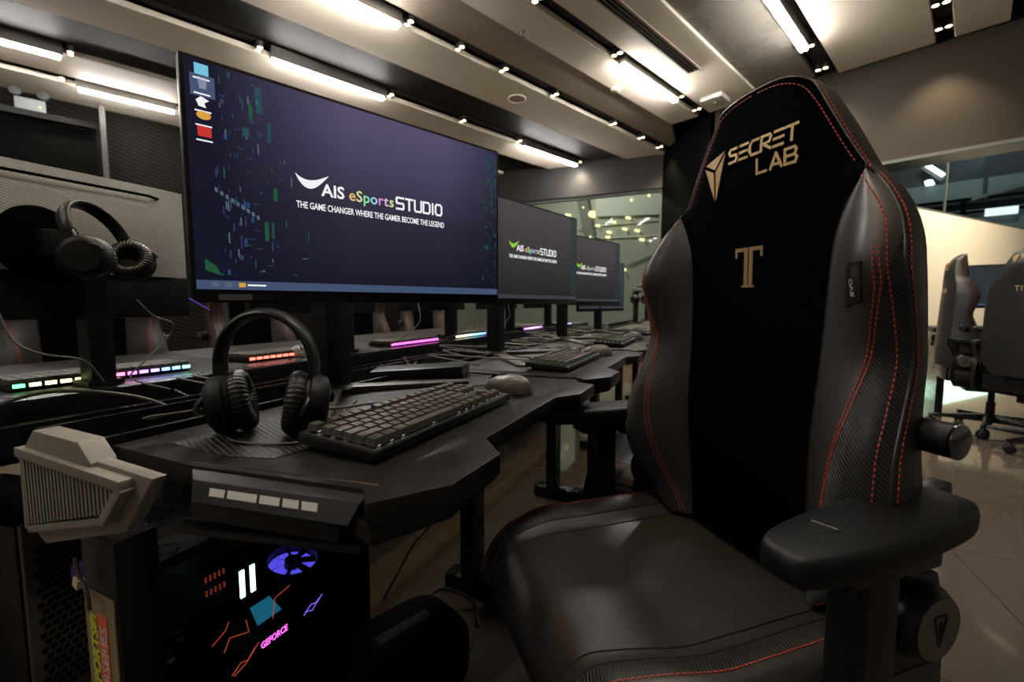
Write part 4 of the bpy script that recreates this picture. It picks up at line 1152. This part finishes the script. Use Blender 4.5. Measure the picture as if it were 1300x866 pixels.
kb.location = W(.592, .434, DZ); kb.rotation_euler = (0, 0, RD + R(0))
kb2 = make_keyboard(emat('green_switch_glow', (.05, .8, .4), 1.0))
kb2['label'] = 'black mechanical keyboard with green lights on the second desk'; kb2['group'] = 'mechanical keyboards'
kb2.location = W(1.382, .445, DZ); kb2.rotation_euler = (0, 0, RD)
kb3 = make_keyboard(detailed=False)
kb3['label'] = 'black mechanical keyboard on the third desk beyond the second mouse'; kb3['group'] = 'mechanical keyboards'
kb3.location = W(2.18, .445, DZ); kb3.rotation_euler = (0, 0, RD)
clone(kb3, 'farthest black mechanical keyboard, on the fourth desk', W(2.97, .445, DZ), RD)
# opposing keyboards with glowing rear edges
def rainbow(i, n, stops):
    t = i / (n - 1) * (len(stops) - 1); a = int(min(len(stops) - 2, t)); f = t - a
    return tuple(lerp(stops[a][j], stops[a + 1][j], f) for j in range(3))
G_, Y_, O_, R_, V_, B_, C_, MG, WH = (.1, .9, .25), (.8, .9, .4), (1, .6, .3), (1, .12, .08), (.6, .15, 1), (.15, .25, 1), (.2, .9, .8), (1, .1, .75), (.9, .95, 1)
for lab, s0, s1, q_, stops in (('opposing keyboard glowing green, orange and blue at the left edge', .405, .775, 1.405, [G_, Y_, O_, R_, V_, B_, C_]),
                               ('opposing keyboard glowing red behind the black headphones', .95, 1.30, 1.40, [R_, R_, R_]),
                               ('opposing keyboard glowing magenta below the big monitor', 1.56, 1.93, 1.32, [MG, MG, MG, MG]),
                               ('opposing keyboard glowing white and cyan left of the second stand', 2.10, 2.46, 1.32, [Y_, WH, C_, B_]),
                               ('opposing keyboard glowing violet below the second monitor', 2.97, 3.33, 1.28, [V_, (.8, .5, 1), V_]),
                               ('farthest opposing keyboard glowing pink and blue', 3.7, 4.06, 1.26, [MG, V_, B_])):
    L_ = s1 - s0
    t = thing('glowing_keyboard', lab, 'keyboard', W((s0 + s1) / 2, q_ + .07, DZ), RD, 'glowing keyboards of the opposing row')
    MB().box((0, 0, .010), (L_, .13, .016)).build('case', plastic, t, bevel=.002)
    mb = MB()
    for j in range(5):
        for i in range(16): mb.box((-L_ / 2 + (i + .5) * L_ / 16, -.05 + j * .024, .022), (L_ / 16 - .003, .017, .009))
    mb.build('key_block', beige_cap, t)
    for i in range(14):
        c = rainbow(i, 14, stops)
        MB().box((-L_ / 2 + (i + .5) * L_ / 14, -.066, .012), (L_ / 14 * .72, .004, .008)).build('edge_light', emat('glow_%d_%d_%d' % tuple(int(x * 20) for x in c), c, 5.0), t)

# ================================================================== MICE
def make_mouse():
    t = thing('mouse', '', 'mouse')
    def dome(u, v):
        y = lerp(-.062, .062, v); a = lerp(0, math.pi, u)
        prof = math.sqrt(max(0, 1 - (abs(y) / .0621) ** 2.6))
        w_ = (.030 + .004 * math.cos(y * 60)) * prof; h = (.040 * prof) * (1 - .18 * (y / .06)) 
        return Vector((w_ * math.cos(a), y, max(.001, h * math.sin(a) ** .8)))
    m_ = mat('grey_mouse_plastic', (.05, .045, .038), .42)
    MB().grid(dome, 20, 22).build('body', m_, t, smooth=True)
    MB().box((0, 0, .003), (.05, .10, .005)).build('base', rubber, t, bevel=.002)
    MB().tube([(0, .052, .026), (0, .03, .037), (0, .005, .0415)], .0012, 5).build('button_split', black_w, t)
    MB().lathe([(.009, -.0035), (.011, -.002), (.011, .002), (.009, .0035)], 16, Matrix.Translation((0, .034, .029)) @ Matrix.Rotation(R(90), 4, 'Y')).build('scroll_wheel', rubber, t, smooth=True)
    MB().tube(spline([(0, .058, .010), (0, .085, .006), (-.02, .12, .003), (-.05, .17, .003), (-.03, .24, .003)], 6), .0018, 6).build('cable', cable_m, t, smooth=True)
    return t
ms = make_mouse(); ms['label'] = 'grey mouse nearest the camera right of the near keyboard'; ms['group'] = 'mice on the desks'
ms.location = W(.872, .415, DZ); ms.rotation_euler = (0, 0, RD + R(-8))
clone(ms, 'grey mouse right of the green-lit keyboard on the second desk', W(1.66, .415, DZ), RD + R(-4))
clone(ms, 'grey mouse on the third desk beside the chair back', W(2.45, .42, DZ), RD + R(6))
clone(ms, 'pale mouse seen through the headphone band on the opposing desk', W(1.16, 1.42, DZ), RD + R(150))

# ================================================================== HEADPHONES
def make_headphones():
    t = thing('headphones', '', 'headphones')
    leather_b = mat('black_headband', (.004, .0038, .0036), .4, spec=.3)
    ring = []
    for i in range(25):
        a = lerp(R(-8), R(188), i / 24)
        ring.append((.078 * math.cos(a), 0, .098 + .078 * math.sin(a) * 1.05))
    mb = MB()
    def band(u, v):
        a = lerp(R(2), R(178), u); b = v * 2 * math.pi
        rr = .070 + .0065 * math.cos(b)
        return Vector((rr * math.cos(a), (.0155) * math.sin(b), .104 + rr * 1.12 * math.sin(a)))
    MB().grid(band, 36, 12).build('headband', leather_b, t, smooth=True)
    for sd in (1, -1):
        MB().box((sd * .070, 0, .090), (.010, .024, .042)).build('slider', plastic, t, bevel=.003)
        # yoke arms
        yk = MB()
        for k in (1, -1):
            yk.tube(spline([(sd * .070, 0, .072), (sd * .074, k * .024, .066), (sd * .076, k * .044, .052), (sd * .073, k * .048, .040)], 5), .0042, 8)
        yk.build('yoke', plastic, t, smooth=True)
        tilt = R(10) * sd
        M = Matrix.Translation((sd * .060, 0, .047)) @ Matrix.Scale(1.14, 4) @ Matrix.Rotation(R(24), 4, 'Z') @ Matrix.Rotation(R(90) * sd + tilt, 4, 'Y')
        cup = MB().lathe([(.012, .024), (.028, .0225), (.036, .018), (.0395, .008), (.040, 0), (.036, -.002), (.036, -.006)], 32, M).build('ear_cup', plastic_m, t, smooth=True, angle=60)
        MB().lathe([(.012, .0245), (.027, .0238), (.027, .022)], 28, M).build('cup_plate', plastic, cup)
        def cush(u, v):
            a, b = u * 2 * math.pi, v * 2 * math.pi
            rib = .0005 * math.sin(38 * a)
            rr = .0285 + (.0125 + rib) * math.cos(b)
            return M @ Vector((rr * math.cos(a), rr * math.sin(a), -.016 + (.0125 + rib) * math.sin(b)))
        MB().grid(cush, 152, 12).build('ear_cushion', leather_b, t, smooth=True)
        MB().lathe([(.019, -.008), (.019, -.010)], 24, M).build('cup_cloth', rubber, cup)
    MB().tube(spline([(-.07, -.012, .008), (-.055, -.02, .004), (-.02, -.05, .004), (.05, -.06, .004), (.12, -.02, .004), (.17, .06, .004)], 6), .002, 6).build('cable', cable_m, t, smooth=True)
    return t
hpo = make_headphones()
hpo['label'] = 'black over-ear headphones standing on the near desk left of the keyboard'; hpo['group'] = 'headphones'
hpo.location = (-.722, .185, DZ); hpo.rotation_euler = (R(0), 0, R(46))
h2 = copy_tree(hpo); h2['label'] = 'headphones hanging on the stand of the rear-facing monitor at left'
h2.location = (-1.349, .054, 1.002); h2.rotation_euler = (R(-25), 0, R(138))
h3 = copy_tree(hpo); h3['label'] = 'small headphones hanging on a stand against the left glass window'
h3.location = tuple(W(4.55, .70, .945)); h3.rotation_euler = (R(-10), 0, R(60))
for k in (5, 6):
    t = thing('bare_stand', ('black bare monitor stand carrying the small headphones by the left window', 'black bare monitor stand half hidden by the foreground chair back')[k - 5], 'stand', W(.70 + PITCH * k, .757), RD, 'bare monitor stands')
    MB().box((0, 0, .92), (.066, .045, .33)).build('column', plastic_m, t, bevel=.006)
    MB().box((0, -.02, 1.07), (.10, .06, .02)).build('head_plate', plastic_m, t, bevel=.003)
    MB().box((0, 0, DZ + .008), (.16, .12, .014)).build('foot', plastic_m, t, bevel=.004)
for h in (h2, h3):
    for ch in list(h.children):
        if ch.name.startswith('cable'): bpy.data.objects.remove(ch)

# ================================================================== SMALL ITEMS ON THE DESKS
hub = thing('usb_hub', 'flat black hub with a row of ports between the first two desks', 'hub', W(.965, .72, DZ), RD + R(-62))
MB().prism([(-.125, -.045), (.115, -.05), (.13, .02), (.10, .05), (-.125, .05)], 0, [.020, .034, .034, .034, .022]).build('case', plastic, hub, bevel=.003)
for i in range(4): MB().box((.118 + i * .003, -.042 + i * .018, .016), (.006, .011, .008)).build('port', steel, hub)
def cable(name, label, pts, r_, m, group='loose cables on the desks'):
    o = MB().tube(spline(pts, 8), r_, 7).build(name, m, None, smooth=True)
    return tag(o, label, 'cable', group)
def D(s, q, z=.753): return tuple(W(s, q, z))
cable('cable', 'grey cable looped behind the headphones on the near desk', [D(.62, 1.20, .735), D(.60, 1.02, .715), D(.56, .90, .735), D(.50, .80, .765), D(.43, .80, .765), D(.40, .84, .76), D(.42, .90, .745), D(.50, .86, .75), D(.52, .76, .758)], .0022, cable_g)
cable('cable', 'black cable arching up over the left end of the ledge', [D(.18, 1.08, .72), D(.29, 1.12, .765), D(.37, 1.10, .785), D(.46, 1.02, .765), D(.52, .96, .72)], .0035, cable_m)
cable('cable', 'thin grey cable running up to the rear-facing monitor', [D(.52, 1.29, .765), D(.48, 1.27, .82), D(.42, 1.28, .84), D(.385, 1.30, .87), D(.37, 1.32, .94)], .0025, cable_g)
cable('cable', 'thin pale cable hanging below the ribbed monitor back', [D(.60, 1.30, .955), D(.63, 1.29, .915), D(.67, 1.29, .895), D(.665, 1.30, .86), D(.60, 1.29, .80), D(.57, 1.28, .765), D(.62, 1.22, .735)], .0022, cable_g)
cable('cable', 'pale cable crossing from the big monitor to the rear-facing one', [D(.70, 1.25, 1.02), D(.75, 1.2, 1.02), D(.80, 1.1, 1.05), D(.80, .95, 1.06)], .002, cable_g)
cable('cable', 'grey cables lying over the ledge under the headphones, left strand', [D(.65, 1.25, .757), D(.70, 1.18, .735), D(.74, 1.08, .72), D(.80, 1.0, .71)], .0025, cable_g)
cable('cable', 'grey cables lying over the ledge under the headphones, right strand', [D(.69, 1.25, .757), D(.74, 1.16, .735), D(.80, 1.05, .72), D(.85, .98, .71)], .0025, cable_g)
cable('cable', 'thin pale cable running from the headphones to the near keyboard', [D(.52, .63, .765), D(.55, .58, .768), D(.59, .55, .770), D(.62, .51, .772)], .0024, cable_g)
rnd = random.Random(11)
for k in range(14):
    s = .98 + k * .19 + rnd.uniform(-.05, .05)
    q0 = rnd.uniform(.66, .85)
    pts = [D(s, q0, .757)]
    for j in range(4):
        pts.append(D(s + .07 * (j + 1) + rnd.uniform(-.05, .05), q0 + rnd.uniform(-.13, .28), .757 + abs(rnd.gauss(0, .008))))
    cable('cable', 'loose %s cable, %s from the big monitor in the tangle behind the far keyboards' % ('grey' if k % 3 else 'black', ('first', 'second', 'third', 'fourth', 'fifth', 'sixth', 'seventh', 'eighth', 'ninth', 'tenth', 'eleventh', 'twelfth', 'thirteenth', 'last')[k]), pts, .0024, cable_g if k % 3 else cable_m, 'tangled cables behind the far keyboards')
for k in range(4):
    s = 1.0 + .45 * k
    cable('cable', '%s dangling cable from the headphones, hanging between the two desk rows' % ('first', 'second', 'third', 'last')[k], [D(s, 1.28, .76), D(s + .03, 1.2, .80), D(s + .09, 1.15, .87), D(s + .12, 1.18, .95)], .0022, cable_m, 'cables hanging between the rows')
cable('cable', 'black cable hanging down under the near desk', [D(.94, .62, .70), D(.98, .66, .45), D(1.02, .74, .30), D(1.08, .85, .18), D(1.0, .9, .04)], .004, cable_m, 'cables under the desks')
cable('cable', 'black cable curling on the floor beside the desk foot', [D(.90, .80, .01), D(1.0, .78, .05), D(1.08, .74, .07), D(1.12, .66, .03), D(1.06, .60, .008)], .006, cable_m, 'cables under the desks')

# ================================================================== COMPUTERS UNDER THE DESK
pc = thing('gaming_computer', 'open-sided gaming computer with coloured lights under the near desk', 'computer', W(.635, .96, 0), RD)
# local x = s - .635, y = q - .96
X0, X1, Y0, Y1 = -.255, .255, -.11, .11
for nm, c, sz in (('floor_plate', (0, 0, .04), (.51, .22, .02)), ('top_plate', (0, 0, .495), (.51, .22, .02)), ('back_plate', (0, .105, .27), (.51, .01, .44)), ('front_plate', (-.25, 0, .27), (.012, .22, .44)), ('rear_plate', (.25, 0, .27), (.012, .22, .44))):
    MB().box(c, sz).build(nm, metal_b, pc)
for x in (-.2, .2): MB().box((x, 0, .015), (.03, .2, .03)).build('foot', rubber, pc)
MB().box((.0, .085, .30), (.30, .004, .28)).build('mainboard', mat('dark_circuit_board', (.01, .011, .012), .4), pc)
MB().box((0, -.108, .27), (.49, .003, .43)).build('side_glass', glass, pc)
# inside points measured on q = .90 .. .95
gpu = MB().box((.02, -.025, .20), (.27, .11, .05)).build('graphics_card', plate_m, pc)
pink = emat('gpu_pink', (1, .12, .75), 2.2); redl = emat('gpu_red', (.8, .09, .04), .8); purp = emat('gpu_purple', (.3, .12, 1), 1.6); cyan = emat('gpu_cyan', (.03, .35, .6), .35)
vs_, fs_ = text_mesh('GEFORCE', .021, 'LEFT', .0004, bold=.0005)
MB().add([Vector((-.045 + v.x * .72, -.0805 - v.z, .191 + v.y)) for v in vs_], fs_).build('gpu_lettering', pink, gpu)
def zig(name, m, pts, y, r_=.0009):
    mb = MB()
    for ln in pts: mb.tube([(a, y, b) for a, b in ln], r_, 5)
    mb.build(name, m, gpu)
zig('gpu_trace', redl, [[(-.11, .182), (-.09, .196), (-.075, .190), (-.05, .212)], [(-.105, .178), (-.08, .186), (-.06, .206)]], -.081)
zig('gpu_trace', purp, [[(.065, .195), (.085, .210), (.105, .205), (.12, .216)], [(.07, .202), (.09, .193), (.11, .212)]], -.081)
mb = MB()
for ln in ([(-.11, -.06), (-.08, -.03), (-.05, -.05), (-.03, -.01)], [(-.11, -.02), (-.07, 0), (-.05, .02)], [(.0, -.06), (.05, .0), (.10, .01)]):
    mb.tube([(a, b, .2262) for a, b in ln], .0008, 5)
mb.build('gpu_top_trace', redl, gpu)
MB().prism([(-.03, -.05), (.03, -.05), (.05, .02), (-.0, .02)], .2255, .2262).build('gpu_window', cyan, gpu)
for i, x in enumerate((-.048, -.024)):
    r_ = MB().box((x, .02, .33), (.008, .10, .06)).build('memory_module', plate_m, pc)
    MB().box((x, -.032, .33), (.010, .004, .062)).build('memory_light', emat('memory_glow', (.6, .95, 1), 3.5), r_)
Mf = Matrix.Translation((.083, -.025, .305)) @ Matrix.Rotation(R(12), 4, 'X')
fan = MB().lathe([(.056, -.012), (.060, -.012), (.060, .012), (.056, .012), (.056, -.012)], 36, Mf).build('cooling_fan', plastic, pc)
MB().lathe([(.018, -.008), (.018, .010)], 20, Mf).build('fan_hub', plastic, fan)
MB().lathe([(.054, -.0115), (.054, -.010)], 32, Mf).build('fan_light', emat('fan_glow', (.12, .08, .9), 1.1), fan)
for k in range(7):
    a = 2 * math.pi * k / 7
    MB().add([Mf @ Vector(p) for p in ((.017 * math.cos(a), .017 * math.sin(a), 0), (.053 * math.cos(a + .1), .053 * math.sin(a + .1), 0), (.053 * math.cos(a + .35), .053 * math.sin(a + .35), .009), (.017 * math.cos(a + .5), .017 * math.sin(a + .5), .009))], [(0, 1, 2, 3)]).build('fan_blade', plate_m, fan)
for i in range(6):
    MB().box((-.19 + .012 * (i % 2), -.06 + .02 * i, .33 - .03 * i), (.012, .006, .008)).build('drive_connector', white_m if i == 3 else steel, pc)
mb = MB()
for i in range(5): mb.box((-.115 + i * .009, -.02, .375), (.003, .003, .012)).box((-.115 + i * .009, -.02, .345), (.003, .003, .012))
mb.build('board_lights', emat('board_red', (.5, .05, .02), .35), pc)

pc2 = thing('computer_tower', 'dark computer tower with a perforated front at the lower left edge', 'computer', W(.44, 1.40, 0), RD + R(12))
MB().box((0, .12, .26), (.21, .42, .46)).build('case', metal_b, pc2, bevel=.01)
front = MB().box((0, -.095, .27), (.20, .012, .44)).build('front_frame', mat('bronze_plastic', (.05, .04, .03), .5), pc2, bevel=.004)
mb = MB()
for i in range(11):
    for j in range(20):
        mb.box((-.075 + i * .015 + (j % 2) * .0075 - .004, -.102, .10 + j * .017), (.009, .004, .010))
stuff(mb.build('perforation', black_w, front))
MB().box((.055, -.104, .36), (.012, .004, .025)).build('logo_plate', mat('plum_plate', (.12, .08, .085), .5), front)
o = MB().box((-.0, -.105, .345), (.05, .003, .03))
o.build('front_light', emat('violet_front', (.25, .15, .6), .04), front)
for x in (-.08, .08): MB().box((x, .1, .015), (.03, .3, .03)).build('foot', rubber, pc2)

bag = thing('equipment_case', 'soft black case lying on the floor below the near desk', 'case', W(.80, .66, 0), RD + R(-20))
def bagf(u, v):
    a = u * 2 * math.pi; b = lerp(-math.pi / 2, math.pi / 2, v)
    sg = lambda x, e: math.copysign(abs(x) ** e, x)
    return Vector((.15 * sg(math.cos(a), .5) * sg(math.cos(b), .45), .11 * sg(math.sin(a), .5) * sg(math.cos(b), .45), .085 + .085 * sg(math.sin(b), .45)))
MB().grid(bagf, 40, 18).build('body', mat('dark_cloth', (.004, .004, .005), .9, spec=.1), bag, smooth=True)
MB().box((0, 0, .1685), (.14, .03, .004)).build('strap', rubber, bag, bevel=.001)
MB().tube(spline([(-.148, -.08, .10), (-.10, -.112, .10), (.10, -.112, .10), (.148, -.08, .10)], 6), .002, 5).build('zip', rubber, bag)

# chairs of the opposing row, seen between the monitors
for k, (s, a) in enumerate(((.93, 172), (1.75, 188), (2.6, 180), (3.4, 176))):
    clone(chair, ('opposing-row chair with red piping seen left of the black headphones', 'opposing-row chair behind the magenta keyboard below the big monitor', 'opposing-row chair behind the violet keyboard', 'farthest opposing-row chair near the left glass window')[k], W(s, 2.30, 0), RD + R(a - 180), 'chairs of the opposing row')

# station by the cream partition on the right
t = thing('side_desk', 'black desk edge behind the two chairs by the cream partition', 'desk', (.35, 5.45, 0), R(12))
MB().box((0, 0, .73), (1.3, .5, .04)).build('worktop', top_m, t, bevel=.004)
MB().box((0, .1, .60), (1.26, .3, .03)).build('lower_shelf', metal_b, t)
for x in (-.58, .58): MB().box((x, 0, .355), (.05, .45, .71)).build('leg', metal_b, t)
t = thing('side_monitor', 'thin dark monitor edge beside the rightmost chair', 'monitor', (.23, 5.42, .75), R(8))
hs = MB().box((0, 0, .34), (.6, .02, .36)).build('housing', bez, t, bevel=.003)
MB().box((0, -.0106, .345), (.586, .001, .33)).build('screen', emat('side_screen', srgb(18, 40, 48), .7), t)
MB().box((0, -.0112, .19), (.586, .001, .012)).build('taskbar', task_m, t)
MB().box((0, .03, .1), (.05, .03, .22)).build('stand_column', plastic_m, t)
MB().lathe([(.1, 0), (.1, .01), (.05, .015)], 24, Matrix.Translation((0, .03, 0))).build('stand_foot', plastic_m, t)
